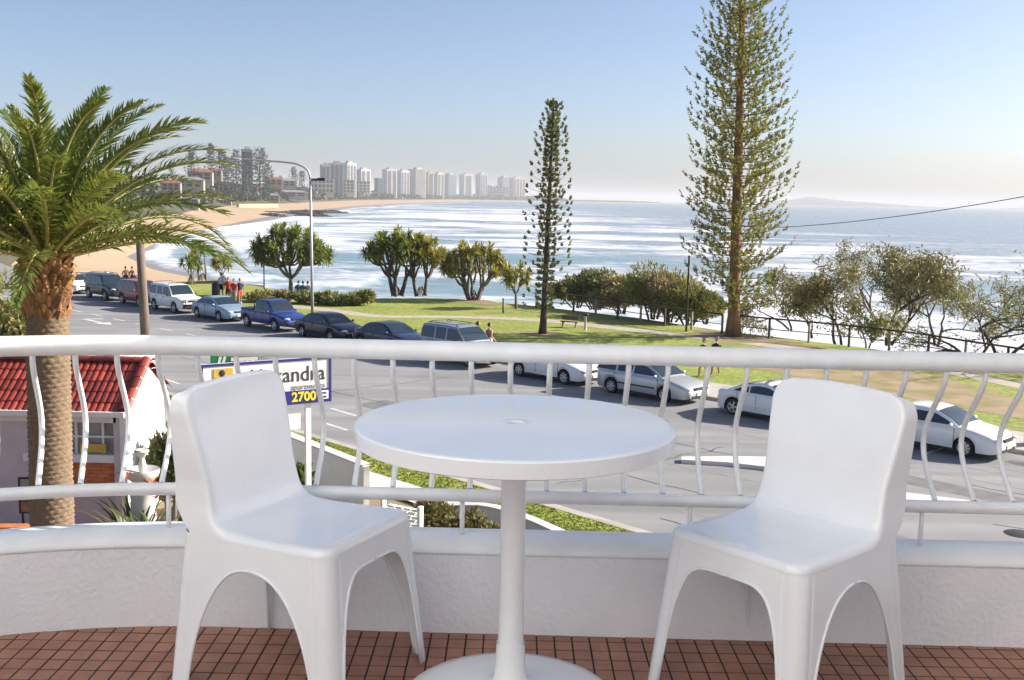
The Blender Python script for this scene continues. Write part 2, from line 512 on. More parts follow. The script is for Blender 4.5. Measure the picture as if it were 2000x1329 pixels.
def skirt_leg(cx, cy):
    """one leg of the skirt: cx, cy = +-1 choose the corner; a bent strip with an arch cut on both sides of the corner"""
    ztop = 0.420
    def half(z):
        k = 1 - z / ztop
        i = 0.0008
        return 0.2125 + 0.034 * k - i, 0.2125 + 0.036 * k - i, 0.266 + 0.016 * k - i          # half width, front reach, rear reach
    rows = np.linspace(0, 1, 15)
    hx0, fy0, ry0 = half(ztop)
    yc = (fy0 - ry0) / 2
    hy0 = (fy0 + ry0) / 2
    rc = 0.048 if cy > 0 else 0.036
    lw_s, lw_f = (0.060, 0.056) if cy > 0 else (0.072, 0.058)
    P = []
    # path in normalised plan: along the front/rear side from the middle to the corner, round it, then along the flank to the middle
    def arch(dist, o, za, e1=2.4, e2=2.0):
        q = np.clip(dist / o, 0, 1)
        return za * (1 - q ** e1) ** (1 / e2)
    of, os_ = hx0 - lw_f, hy0 - lw_s
    za_f, za_s = (0.362, 0.352) if cy > 0 else (0.34, 0.352)
    path = []
    for ph in np.linspace(0, 90, 16):
        dist = of * math.sin(R(ph)); path.append((dist, hy0, arch(dist, of, za_f, 5.5, 2.6)))
    for dist in np.linspace(of, hx0 - rc, 4)[1:]:
        path.append((dist, hy0, 0.0))
    for a in np.linspace(0, 90, 9)[1:-1]:
        path.append((hx0 - rc + rc * math.sin(R(a)), hy0 - rc + rc * math.cos(R(a)), 0.0))
    for dist in np.linspace(hy0 - rc, os_, 4)[:-1]:
        path.append((hx0, dist, 0.0))
    for ph in np.linspace(90, 0, 16):
        dist = os_ * math.sin(R(ph)); path.append((hx0, dist, arch(dist, os_, za_s)))
    grid = []; edge = []
    for (px, py, zb) in path:
        col = []
        for q in rows:
            zz = zb + (ztop - zb) * q
            hx, fy, ry = half(zz)
            ycz = (fy - ry) / 2; hyz = (fy + ry) / 2
            # legs taper towards the foot: pull the strip towards the corner
            X = px / hx0 * hx; Y = py / hy0 * hyz
            yy0 = ycz + cy * Y
            X = X - 0.014 * min(1.0, max(0.0, -yy0 / 0.26)) * (X / hx) * (zz / ztop)
            # a shallow flute on both sides of the rounded corner
            if zb == 0.0:
                e_ = abs(px - (hx0 - rc)) if py > hy0 - 1e-6 else abs(py - (hy0 - rc)) if px > hx0 - 1e-6 else 9
                g_ = 0.0035 * math.exp(-(e_ / 0.006) ** 2) * (1 - zz / ztop * 0.3)
                X -= g_; Y -= g_
            k = 1 - zz / ztop
            X = X + (hx - X) * 0.34 * k * (px / hx0) ** 2; Y = Y + (hyz - Y) * 0.34 * k * (py / hy0) ** 2
            col.append((cx * X, ycz + cy * Y, zz))
        grid.append(col)
        edge.append(col[0])
    b = MB(); b.grid(np.array(grid), 0, True)
    e = np.array(edge)
    n1 = 16
    G = np.array(grid)
    N = np.cross(np.gradient(G, axis=0), np.gradient(G, axis=1)); N /= np.linalg.norm(N, axis=2)[..., None] + 1e-12
    N[0, :, 0] = 0; N[-1, :, 1] = N[-1, :, 1] * 0
    N /= np.linalg.norm(N, axis=2)[..., None] + 1e-12
    b.N = N.reshape(-1, 3)
    b.tube(e[:n1], 0.0045, 6); b.tube(e[-n1:], 0.0045, 6)
    return b

def set_normals(me, N):
    """shared normals where two parts of the one moulding meet, so that no seam shows"""
    nv = len(me.vertices)
    vn = np.zeros((nv, 3)); me.vertices.foreach_get('normal', a := np.zeros(nv * 3, np.float32)); vn[:] = a.reshape(-1, 3)
    s = np.sign((vn[:len(N)] * N).sum(1)); s = 1.0 if s.sum() >= 0 else -1.0
    vn[:len(N)] = N * s
    me.normals_split_custom_set_from_vertices(vn.tolist())
seat_b, back_b, _n1, _n2 = chair_parts()
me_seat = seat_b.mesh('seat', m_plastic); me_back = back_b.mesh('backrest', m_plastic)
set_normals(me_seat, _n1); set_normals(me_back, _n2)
me_leg = {}
for _c in [(-1, -1), (-1, 1), (1, -1), (1, 1)]:
    _b = skirt_leg(*_c)
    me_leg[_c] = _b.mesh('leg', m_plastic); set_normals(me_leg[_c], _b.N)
def chair(label, loc, rz, sc=1.0):
    t = thing('plastic_chair', label, 'chair', loc, rz, 'moulded white balcony chairs')
    t.scale = (sc,) * 3
    for nm, me in (('seat', me_seat), ('backrest', me_back)):
        link(nm, me, t)
    for kx in me_leg.values():
        link('leg', kx, t)
    return t
chair('white plastic chair left of the table, in front of the blue bordered sign', (-0.555, 2.88, FL), R(-25 - 90), 1.02)
chair('white plastic chair right of the table, in front of the parked white cars', (0.74, 2.84, FL), R(221 - 90), 1.03)
# ================================================================== GROUND, ROAD, SEA
S2 = math.sqrt(0.5)
def sn(s, n, z=0.0):
    """s runs along the road (to the lower right of the photograph), n across it towards the sea"""
    return np.array([(s + n) * S2, (n - s) * S2, z])
SEA = -9.0
KF, KN = 36.3, 19.95               # far and near kerb

def mat_asphalt():
    mt = M('asphalt', (0.255, 0.25, 0.248), 0.85, var=0.12, scale=0.25, bump=0.5, bscale=30, detail=6)
    n = mt.node_tree; p = n.nodes['Principled BSDF']
    src = p.inputs['Base Color'].links[0].from_socket
    tc = n.nodes.new('ShaderNodeTexCoord')
    # tyre-polished lanes and long repaired strips along the road
    mp = n.nodes.new('ShaderNodeMapping'); mp.inputs['Rotation'].default_value = (0, 0, R(45)); mp.inputs['Scale'].default_value = (0.05, 0.9, 1)
    n.links.new(tc.outputs['Object'], mp.inputs[0])
    a = n.nodes.new('ShaderNodeTexNoise'); a.inputs['Scale'].default_value = 1.0; a.inputs['Detail'].default_value = 3
    n.links.new(mp.outputs[0], a.inputs[0])
    r1 = n.nodes.new('ShaderNodeMapRange'); r1.inputs[1].default_value = 0.3; r1.inputs[2].default_value = 0.7; r1.inputs[3].default_value = 0.80; r1.inputs[4].default_value = 1.18
    n.links.new(a.outputs[0], r1.inputs[0])
    v = n.nodes.new('ShaderNodeTexNoise'); v.inputs['Scale'].default_value = 55; v.inputs['Detail'].default_value = 2
    n.links.new(tc.outputs['Object'], v.inputs[0])
    r2 = n.nodes.new('ShaderNodeMapRange'); r2.inputs[3].default_value = 0.7; r2.inputs[4].default_value = 1.3
    n.links.new(v.outputs[0], r2.inputs[0])
    m1 = n.nodes.new('ShaderNodeMath'); m1.operation = 'MULTIPLY'
    n.links.new(r1.outputs[0], m1.inputs[0]); n.links.new(r2.outputs[0], m1.inputs[1])
    h = n.nodes.new('ShaderNodeHueSaturation')
    n.links.new(src, h.inputs['Color']); n.links.new(m1.outputs[0], h.inputs['Value'])
    n.links.new(h.outputs[0], p.inputs['Base Color'])
    return mt
m_asph = mat_asphalt()
m_line = M('road_paint', (0.62, 0.61, 0.57), 0.7, var=0.25, scale=3, contrast=0.6)
m_linefaint = M('worn_paint', (0.26, 0.255, 0.24), 0.8, var=0.4, scale=2.5, contrast=0.8)
m_conc = M('concrete', (0.46, 0.43, 0.38), 0.85, var=0.12, scale=1.6, bump=0.3, bscale=30)
m_kerb = M('kerb_concrete', (0.42, 0.38, 0.33), 0.85, var=0.2, scale=1.0, bump=0.3, bscale=30)
m_pale = M('pale_concrete', (0.62, 0.60, 0.56), 0.8, var=0.1, scale=1.2, bump=0.2, bscale=25)
m_dirt = M('dirt', (0.30, 0.20, 0.13), 0.95, var=0.2, scale=0.8, col2=(0.20, 0.17, 0.07), bump=0.8, bscale=6)
m_sand = M('sand', (0.43, 0.30, 0.185), 0.95, var=0.1, scale=0.03, bump=0.3, bscale=2)
m_wetsand = M('wet_sand', (0.26, 0.22, 0.19), 0.35, var=0.15, scale=0.02)
m_rock = M('dark_rock', (0.05, 0.045, 0.04), 0.9, var=0.4, scale=0.5, bump=1, bscale=3)
m_scrub = M('cliff_scrub', (0.08, 0.065, 0.04), 0.95, var=0.5, scale=0.6, col2=(0.06, 0.085, 0.03), bump=1.5, bscale=3)

def mat_grass():
    mt = M('lawn_grass', (0.18, 0.235, 0.03), 0.9, scale=0.22, col2=(0.32, 0.335, 0.06), bump=1.0, bscale=9, detail=6, contrast=0.6)
    n = mt.node_tree; p = n.nodes['Principled BSDF']
    src = p.inputs['Base Color'].links[0].from_socket
    tc = n.nodes.new('ShaderNodeTexCoord')
    mp = n.nodes.new('ShaderNodeMapping'); mp.inputs['Rotation'].default_value = (0, 0, R(45)); mp.inputs['Scale'].default_value = (0.07, 0.22, 1)
    n.links.new(tc.outputs['Object'], mp.inputs[0])
    a = n.nodes.new('ShaderNodeTexNoise'); a.inputs['Scale'].default_value = 1.0; a.inputs['Detail'].default_value = 7
    n.links.new(mp.outputs[0], a.inputs[0])
    r = n.nodes.new('ShaderNodeValToRGB'); r.color_ramp.elements[0].position = 0.56; r.color_ramp.elements[1].position = 0.74
    n.links.new(a.outputs[0], r.inputs[0])
    mx = n.nodes.new('ShaderNodeMix'); mx.data_type = 'RGBA'
    mx.inputs['B'].default_value = (0.40, 0.27, 0.14, 1)
    n.links.new(r.outputs[0], mx.inputs['Factor']); n.links.new(src, mx.inputs['A'])
    v = n.nodes.new('ShaderNodeTexNoise'); v.inputs['Scale'].default_value = 5; v.inputs['Detail'].default_value = 8
    n.links.new(tc.outputs['Object'], v.inputs[0])
    r2 = n.nodes.new('ShaderNodeMapRange'); r2.inputs[1].default_value = .3; r2.inputs[2].default_value = .7; r2.inputs[3].default_value = 0.6; r2.inputs[4].default_value = 1.35
    n.links.new(v.outputs[0], r2.inputs[0])
    h = n.nodes.new('ShaderNodeHueSaturation')
    n.links.new(mx.outputs['Result'], h.inputs['Color']); n.links.new(r2.outputs[0], h.inputs['Value'])
    n.links.new(h.outputs[0], p.inputs['Base Color'])
    return mt
m_grass = mat_grass()

def poly(name, pts, mat, z=None):
    P = np.asarray(pts, float)
    if z is not None:
        P = P.copy(); P[:, 2] = z
    b = MB(); b.add(P, np.arange(len(P)).reshape(1, -1), 0, False)
    return struct(b.build(name, mat))

def strip(name, A, B, mat, z=None):
    A = np.asarray(A, float); B = np.asarray(B, float)
    if z is not None:
        A = A.copy(); B = B.copy(); A[:, 2] = z; B[:, 2] = z
    b = MB(); b.grid(np.stack([A, B]), 0, False, flip=True)
    return struct(b.build(name, mat))

# cliff edge of the park, surveyed at lawn level
EPX = [(-900, 590), (-300, 572), (60, 553), (150, 553), (250, 556), (425, 548), (470, 554), (520, 563), (600, 575), (690, 585), (745, 583), (850, 583), (960, 589), (1080, 602), (1250, 622), (1400, 645),
       (1560, 664), (1700, 681), (2000, 727), (2350, 790), (2900, 900)]
EDGE = np.array([gp(x, y, 0.12) for x, y in EPX])
es = (EDGE[:, 0] - EDGE[:, 1]) * S2
o_ = np.argsort(es); EDGE = EDGE[o_]; es = es[o_]
en = (EDGE[:, 0] + EDGE[:, 1]) * S2
print('edge', [(round(a), round(c, 1)) for a, c in zip(es, en)])
KF_AT = lambda s: np.minimum(KF, np.interp(s, es, en) - 1.0)
ss = np.unique(np.r_[np.linspace(es[0], es[-1], 90), es])
EE = np.array([sn(s, np.interp(s, es, en), 0.12) for s in ss])
KK = np.array([sn(s, float(KF_AT(s)), 0.12) for s in ss])
# base ground under everything on the near side, road, lawn
b = MB(); b.add([sn(-400, -420, -0.05), sn(160, -420, -0.05), sn(160, KF + 0.1, -0.05), sn(-130, KF + 0.1, -0.05), sn(-400, KF + 60, -0.05)], np.arange(5).reshape(1, -1), 0, False)
struct(b.build('ground', m_dirt))
poly('road', [sn(-180, KN, 0), sn(90, KN, 0), sn(90, KF, 0), sn(-88, KF, 0), sn(-180, KF + 18, 0)], m_asph)
b = MB()
lawnP = np.stack([KK + (EE - KK) * t for t in np.linspace(0, 1, 14)])
b.grid(lawnP, 0, True, flip=True); struct(b.build('park_lawn', m_grass))
# cliff: drops from the edge to the sea, uneven
rg = np.random.default_rng(3)
prof = [(0, 0.12), (0.8, -0.5), (2.2, -2.5), (4.5, -5.0), (7, -7.4), (10, -9.6)]
b = MB(); rowsC = []
for k, (dn, z) in enumerate(prof):
    P = EE + np.array([S2, S2, 0]) * dn
    j = 0 if k == 0 else 0.5
    P[:, 2] = z + rg.normal(size=len(P)) * j * 0.6
    P[:, :2] += rg.normal(size=(len(P), 2)) * j
    rowsC.append(P)
b.grid(np.array(rowsC), 0, False, flip=True); struct(b.build('sea_cliff', m_scrub))
# footpath behind the parked cars, kerbs, verge, near footpath
def band(name, s0, s1, n0, n1, z, mat, n=2):
    s_ = np.linspace(s0, s1, n)
    return strip(name, [sn(s, n0, z) for s in s_], [sn(s, n1, z) for s in s_], mat)
band('footpath', -58, 40, KF + 0.2, KF + 3.0, 0.124, m_conc)
m_gravel = M('bare_earth', (0.36, 0.26, 0.17), 0.95, var=0.2, scale=0.7, col2=(0.22, 0.19, 0.06), bump=0.6, bscale=10, detail=8, contrast=0.35)
pts = [gp(x, y, 0) for x, y in [(1375, 700), (1560, 713), (1700, 722), (1850, 745), (2000, 790), (2000, 826), (1860, 800), (1700, 770), (1500, 730), (1420, 722)]]
poly('dirt_patch', pts, m_gravel, 0.128)
b = MB()
for s in np.arange(-86, 40, 2.4):
    b.box(sn(s + 1.2, KF + 0.08, 0.06), (2.388, 0.17, 0.135), R(-45))
struct(b.build('kerb', m_kerb))
b = MB()
for s in np.arange(-120, 40, 2.4):
    b.box(sn(s + 1.2, KN - 0.08, 0.06), (2.388, 0.17, 0.135), R(-45))
struct(b.build('kerb', m_kerb))
band('gutter', -120, 40, KN, KN + 0.45, 0.004, m_kerb)
band('verge', -120, 40, KN - 0.165, KN - 1.45, 0.12, m_grass)
band('footpath', -120, 40, KN - 1.45, KN - 2.55, 0.124, m_pale)
band('garden_ground', -120, 60, KN - 2.55, -30, 0.06, m_dirt)
# light footpath winding through the park
pc = np.array([gp(x, y, 0.13) for x, y in [(560, 598), (640, 606), (740, 618), (860, 619), (980, 622), (1080, 628), (1200, 641), (1330, 655), (1450, 668), (1560, 682), (1700, 700), (1900, 735), (2100, 775)]])
pc = spline(pc, 60)
tg = np.gradient(pc, axis=0); tg /= np.linalg.norm(tg, axis=1)[:, None]
nn = np.stack([-tg[:, 1], tg[:, 0], 0 * tg[:, 0]], -1)
strip('park_path', pc + nn * 0.75, pc - nn * 0.75, M('park_path', (0.43, 0.37, 0.30), 0.9, var=0.12, scale=1.5), 0.13)
# bare earth and mulch under the trees
def blob(name, px, py, rx, ry, mat, z, seed):
    c = gp(px, py, 0.12); a = np.linspace(0, 2 * math.pi, 40, endpoint=False)
    k = 1 + 0.25 * np.sin(3 * a + seed) + 0.15 * np.sin(5 * a + 2 * seed)
    P = np.stack([c[0] + k * (rx * np.cos(a) * S2 + ry * np.sin(a) * S2), c[1] + k * (-rx * np.cos(a) * S2 + ry * np.sin(a) * S2), np.full(40, z)], -1)
    return poly(name, P, mat)
blob('mulch', 1450, 662, 4.0, 1.6, m_dirt, 0.134, 1)
blob('mulch', 1062, 653, 1.6, 0.8, m_dirt, 0.134, 2)
blob('mulch', 925, 590, 3.0, 1.2, m_dirt, 0.134, 3)

# painted markings
def marking(s0, n0, s1, n1, w, mat=None, z=0.004):
    a, c = sn(s0, n0, z), sn(s1, n1, z)
    d = (c - a) / np.linalg.norm(c - a); q = np.array([-d[1], d[0], 0]) * w / 2
    b = MB(); b.add([a - q, c - q, c + q, a + q], np.arange(4).reshape(1, -1), 0, False)
    return struct(b.build('road_marking', mat or m_line))
marking(-90, 33.75, 40, 33.75, 0.10, m_linefaint)
marking(-90, 33.05, 40, 33.05, 0.09, m_linefaint)
for s in np.arange(-88, 40, 5.55):
    marking(s + 1.2, 33.8, s + 1.2, 36.2, 0.10)
for s in np.arange(-96, -24, 9.0):
    marking(s, 23.4, s + 1.7, 23.3, 0.14)
for s in np.arange(-102, -26, 11.8):
    marking(s, 21.7, s + 1.7, 21.6, 0.14)
for s in np.arange(-90, -48, 3.1):
    marking(s, 29.7, s + 1.5, 29.75, 0.14)
marking(-24, 31.7, 30, 31.6, 0.07, m_linefaint)
marking(-20, 22.3, 30, 24.1, 0.08, m_linefaint)
marking(-22, 26.0, -12, 26.9, 0.07, m_linefaint)
# repaired patches, sealed cracks and oil stains on the carriageway
m_patch = M('asphalt_patch', (0.17, 0.167, 0.165), 0.9, var=0.2, scale=2, bump=0.4, bscale=30)
m_seal = M('crack_sealant', (0.05, 0.05, 0.05), 0.6, var=0.2, scale=5)
m_oil = M('oil_stain', (0.12, 0.115, 0.11), 0.55, var=0.35, scale=3)
def road_poly(name, pts, mat, z): return poly(name, [sn(a, c_, z) for a, c_ in pts], mat)
for s, n0, ls, ln in [(-33, 24.5, 5.5, 1.6), (-18, 29.6, 8, 1.1), (-13, 22.6, 3.2, 2.2), (-52, 27.0, 9, 1.4), (-24, 26.7, 1.5, 2.6), (-8, 30.6, 6, 1.2)]:
    road_poly('road_patch', [(s, n0), (s + ls, n0 + .06), (s + ls, n0 + ln), (s - .05, n0 + ln - .04)], m_patch, 0.0025)
rk = np.random.default_rng(31)
for s, n0, L_, dn in [(-30, 28.4, 14, .5), (-22, 24.3, 16, -.6), (-10, 27.6, 12, .5), (-48, 25.2, 18, .4), (-16, 21.4, 12, .3), (-12, 31.0, 10, .2), (-20, 22.0, .4, 7.5), (-14.5, 24.0, .3, 6.5), (-36, 22.5, .5, 9)]:
    q = np.linspace(0, 1, 26); C_ = np.stack([sn(s + L_ * a + rk.normal() * .06, n0 + dn * a + rk.normal() * .06, .0035) for a in q])
    T_ = np.gradient(C_, axis=0); T_ /= np.linalg.norm(T_, axis=1)[:, None]; P_ = np.stack([-T_[:, 1], T_[:, 0], 0 * q], -1) * .022
    strip('road_crack', C_ + P_, C_ - P_, m_seal)
for k, s in enumerate(np.arange(-45, -8, 5.5)):
    a = np.linspace(0, 6.283, 18, endpoint=False); r_ = .28 + .12 * rk.random() + .05 * np.sin(3 * a + k)
    poly('oil_stain', [sn(s + rk.normal() * .1 + x, 34.9 + y, .003) for x, y in zip(r_ * np.cos(a) * 1.6, r_ * np.sin(a))], m_oil)
# turn arrow painted on the road far left
ar = gp(185, 628, 0.0); ar_s = (ar[0] - ar[1]) * S2; ar_n = (ar[0] + ar[1]) * S2
marking(ar_s - 1.6, ar_n, ar_s + 1.0, ar_n, 0.28)
P = [sn(ar_s + 1.0, ar_n - 0.55, .0045), sn(ar_s + 2.3, ar_n, .0045), sn(ar_s + 1.0, ar_n + 0.55, .0045)]
poly('road_marking', P, m_line)
marking(ar_s - 1.6, ar_n, ar_s - 1.0, ar_n + 1.0, 0.28)
# raised concrete traffic island with a kerb
top = [(1331, 892), (1420, 891), (1500, 892), (1620, 914), (1745, 959), (1850, 972), (1962, 986)]
bot = [(1962, 989), (1850, 983), (1745, 977), (1620, 941), (1500, 912), (1420, 903), (1331, 898)]
isl = np.array([gp(x, y, 0.12) for x, y in top + bot])
b = MB(); b.prism(isl[::-1, :2] if False else isl[:, :2], -0.02, 0.12); struct(b.build('traffic_island', m_pale))
b = MB(); b.lathe([(0.0, 0.008), (0.36, 0.008), (0.38, 0.0)], 24, gp(1992, 1043, 0) * [1, 1, 0]); struct(b.build('manhole_cover', m_black))

# beach, dunes and land of the far shore
WPX = [(480, 545), (350, 523), (290, 502), (340, 476), (430, 452), (510, 438), (580, 424), (640, 413), (700, 406), (800, 399.5)]
SPX = [(100, 560), (20, 520), (60, 480), (180, 452), (300, 425), (400, 408), (450, 402), (520, 399.5), (600, 395.5), (700, 391.5)]
WL = [gp(x, y, SEA) for x, y in WPX] + [np.array([-130, 4700, SEA]), np.array([350, 5500, SEA]), np.array([960, 6000, SEA]), np.array([1150, 6600, SEA]), np.array([900, 9000, SEA])]
SL = [gp(x, y, -4) for x, y in SPX] + [np.array([-280, 4800, -4]), np.array([250, 5800, -4]), np.array([830, 6200, -4]), np.array([900, 6700, -4]), np.array([700, 9000, -4])]
WL = np.array(WL); SL = np.array(SL)
nW = 160
WLs, SLs = spline(WL, nW), None
# resample both lines with the same parameter
par = np.r_[0, np.cumsum(np.linalg.norm(np.diff(WL[:, :2], axis=0), axis=1))]
tq = np.unique(np.r_[np.interp(np.linspace(0, len(par) - 1, 150), np.arange(len(par)), par)])
def rs(A): return np.stack([np.interp(tq, par, A[:, k]) for k in range(3)], -1)
Wq, Sq = rs(WL), rs(SL)
jit = (fbm(tq * 0.02, tq * 0, 3, 5) - 0.5)
land_d = np.array([-1.0, 0.35, 0]) / math.hypot(1, 0.35)
mid = Wq * 0.55 + Sq * 0.45; mid[:, 2] = -7.0
wet = Wq * 0.78 + Sq * 0.22; wet[:, 2] = -8.35
low = Wq + (Wq - Sq) * 0.35; low[:, 2] = -10.2
b = MB(); b.grid(np.stack([low, wet]), 0, True); struct(b.build('wet_sand', m_wetsand))
b = MB(); b.grid(np.stack([wet, mid, Sq]), 0, True); struct(b.build('beach', m_sand))
m_land = M('coast_scrub', (0.05, 0.055, 0.025), 0.95, var=0.3, scale=0.02, col2=(0.10, 0.09, 0.045), bump=1, bscale=0.3)
near_w = np.clip((1500 - Sq[:, 1]) / 900, 0, 1)
L1 = Sq + land_d * 14; L1[:, 2] = -0.5
L2 = Sq + land_d * 90; L2[:, 2] = 3 + 7 * near_w
L3 = Sq + land_d * 260; L3[:, 2] = 5 + 19 * near_w
L4 = Sq + land_d * 900; L4[:, 2] = 6 + 20 * near_w
L5 = Sq + land_d * 3000; L5[:, 2] = 5
b = MB(); b.grid(np.stack([Sq, L1, L2, L3, L4, L5]), 0, True); struct(b.build('headland', m_land))
# rock shelf running into the surf
for k, (px, py, sx, sy) in enumerate([(560, 419, 26, 9), (600, 416, 30, 10), (635, 416, 22, 8), (610, 423, 14, 5), (530, 424, 14, 6)]):
    c = gp(px, py, SEA); rgk = np.random.default_rng(k)
    th = np.linspace(0, math.pi / 2, 6); a = np.linspace(0, 2 * math.pi, 22, endpoint=False)
    P = np.stack([np.cos(th)[:, None] * np.cos(a) * sx, np.cos(th)[:, None] * np.sin(a) * sy, np.repeat(np.sin(th)[:, None], 22, 1) * 2.6], -1)
    P *= 1 + 0.3 * rgk.normal(size=P.shape[:2])[..., None] * 0.6
    o = MB().grid(P, 0, False, closed=True).build('rock_shelf', m_rock, loc=(c[0], c[1], SEA - 0.4)); o['kind'] = 'structure'

# the sea: a fan of fine quads with swell, breaking lines and foam
def seg_dist(X, Y, L):
    D = np.full(X.shape, 1e9)
    for a, c in zip(L[:-1], L[1:]):
        dx, dy = c[0] - a[0], c[1] - a[1]
        t = np.clip(((X - a[0]) * dx + (Y - a[1]) * dy) / (dx * dx + dy * dy + 1e-9), 0, 1)
        D = np.minimum(D, np.hypot(X - a[0] - t * dx, Y - a[1] - t * dy))
    return D
na, nr = 620, 560
ang = np.linspace(R(-42), R(52), na)
rad = np.r_[np.geomspace(48, 2600, nr - 60), np.geomspace(2650, 26000, 60)]
A_, R_ = np.meshgrid(ang, rad)
X = R_ * np.sin(A_); Y = R_ * np.cos(A_)
dsh = seg_dist(X, Y, WL[:12])
dcl = seg_dist(X, Y, EDGE)
wx = X + 40 * (fbm(X / 160, Y / 160, 3, 11) - .5); wy = Y + 60 * (fbm(X / 140, Y / 140, 3, 12) - .5)
# surf zone weights
surf = np.clip(1 - dsh / 480, 0, 1) * np.clip((2600 - R_) / 1200, 0, 1)
cliff = np.clip(1 - (dcl - 6) / 150, 0, 1)
# breaking lines: bands of constant (warped) distance to the beach, broken along their length
phs = (Y * 0.96 + X * 0.22 + 95 * (fbm(X / 150, Y / 150, 4, 15) - 0.5) + 0.06 * np.clip(400 - dsh, 0, 400)) / 44.0
fr = phs - np.floor(phs)
env = np.clip((fbm(X / 85 + 9 * np.floor(phs), Y / 300, 3, 21) - 0.46) * 6, 0, 1) * np.clip(1.7 - dsh / 330, 0, 1) * np.clip((2600 - R_) / 800, 0, 1)
br = 0.75 * env * np.clip(1.15 - np.clip(X - 60, 0, 400) / 230, 0.12, 1) * np.exp(-fr * 3.4) * np.clip(fr / 0.04, 0, 1)
for k, (d0, wd, st) in enumerate([(9, 5, 1.0), (26, 5, 0.8)]):
    dd_ = dsh + 26 * (fbm(X / 90 + k * 7, Y / 160, 3, 20 + k) - 0.5)
    on = np.clip((fbm(X / 120 + 3 * k, Y / 210, 2, 40 + k) - 0.36) * 6, 0, 1)
    u = (dd_ - d0) / wd
    line = np.where(u > 0, np.exp(-(u * 2.2) ** 2), np.exp(-(u / 2.6) ** 2))      # sharp seaward face, foam trailing shoreward
    br = np.maximum(br, st * on * line)
wash = 0.55 * fbm(wx / 42, wy / 26, 5, 60) + 0.45 * fbm(wx / 170, wy / 110, 4, 61)
foam = br + np.clip(surf * 1.7, 0, 1) * np.clip((wash - 0.37) * 4.2, 0, 1) * 0.9 + cliff * np.clip((fbm(wx / 11, wy / 16, 5, 70) - 0.37) * 3.6, 0, 1)
foam += np.clip(1 - (dcl - 8) / 26, 0, 1) * 0.55
far_st = np.clip((fbm(wx / 240, wy / 46, 4, 80) - 0.66) * 5, 0, 1) * np.clip((R_ - 250) / 300, 0, 1) * np.clip((1900 - R_) / 900, 0, 1) * 0.3
foam = np.clip(foam + far_st, 0, 1)
foam *= np.clip(1.25 - 0.55 * np.clip((fbm(X / 70, Y / 110, 3, 90) - 0.5) * 5, 0, 1), 0, 1)
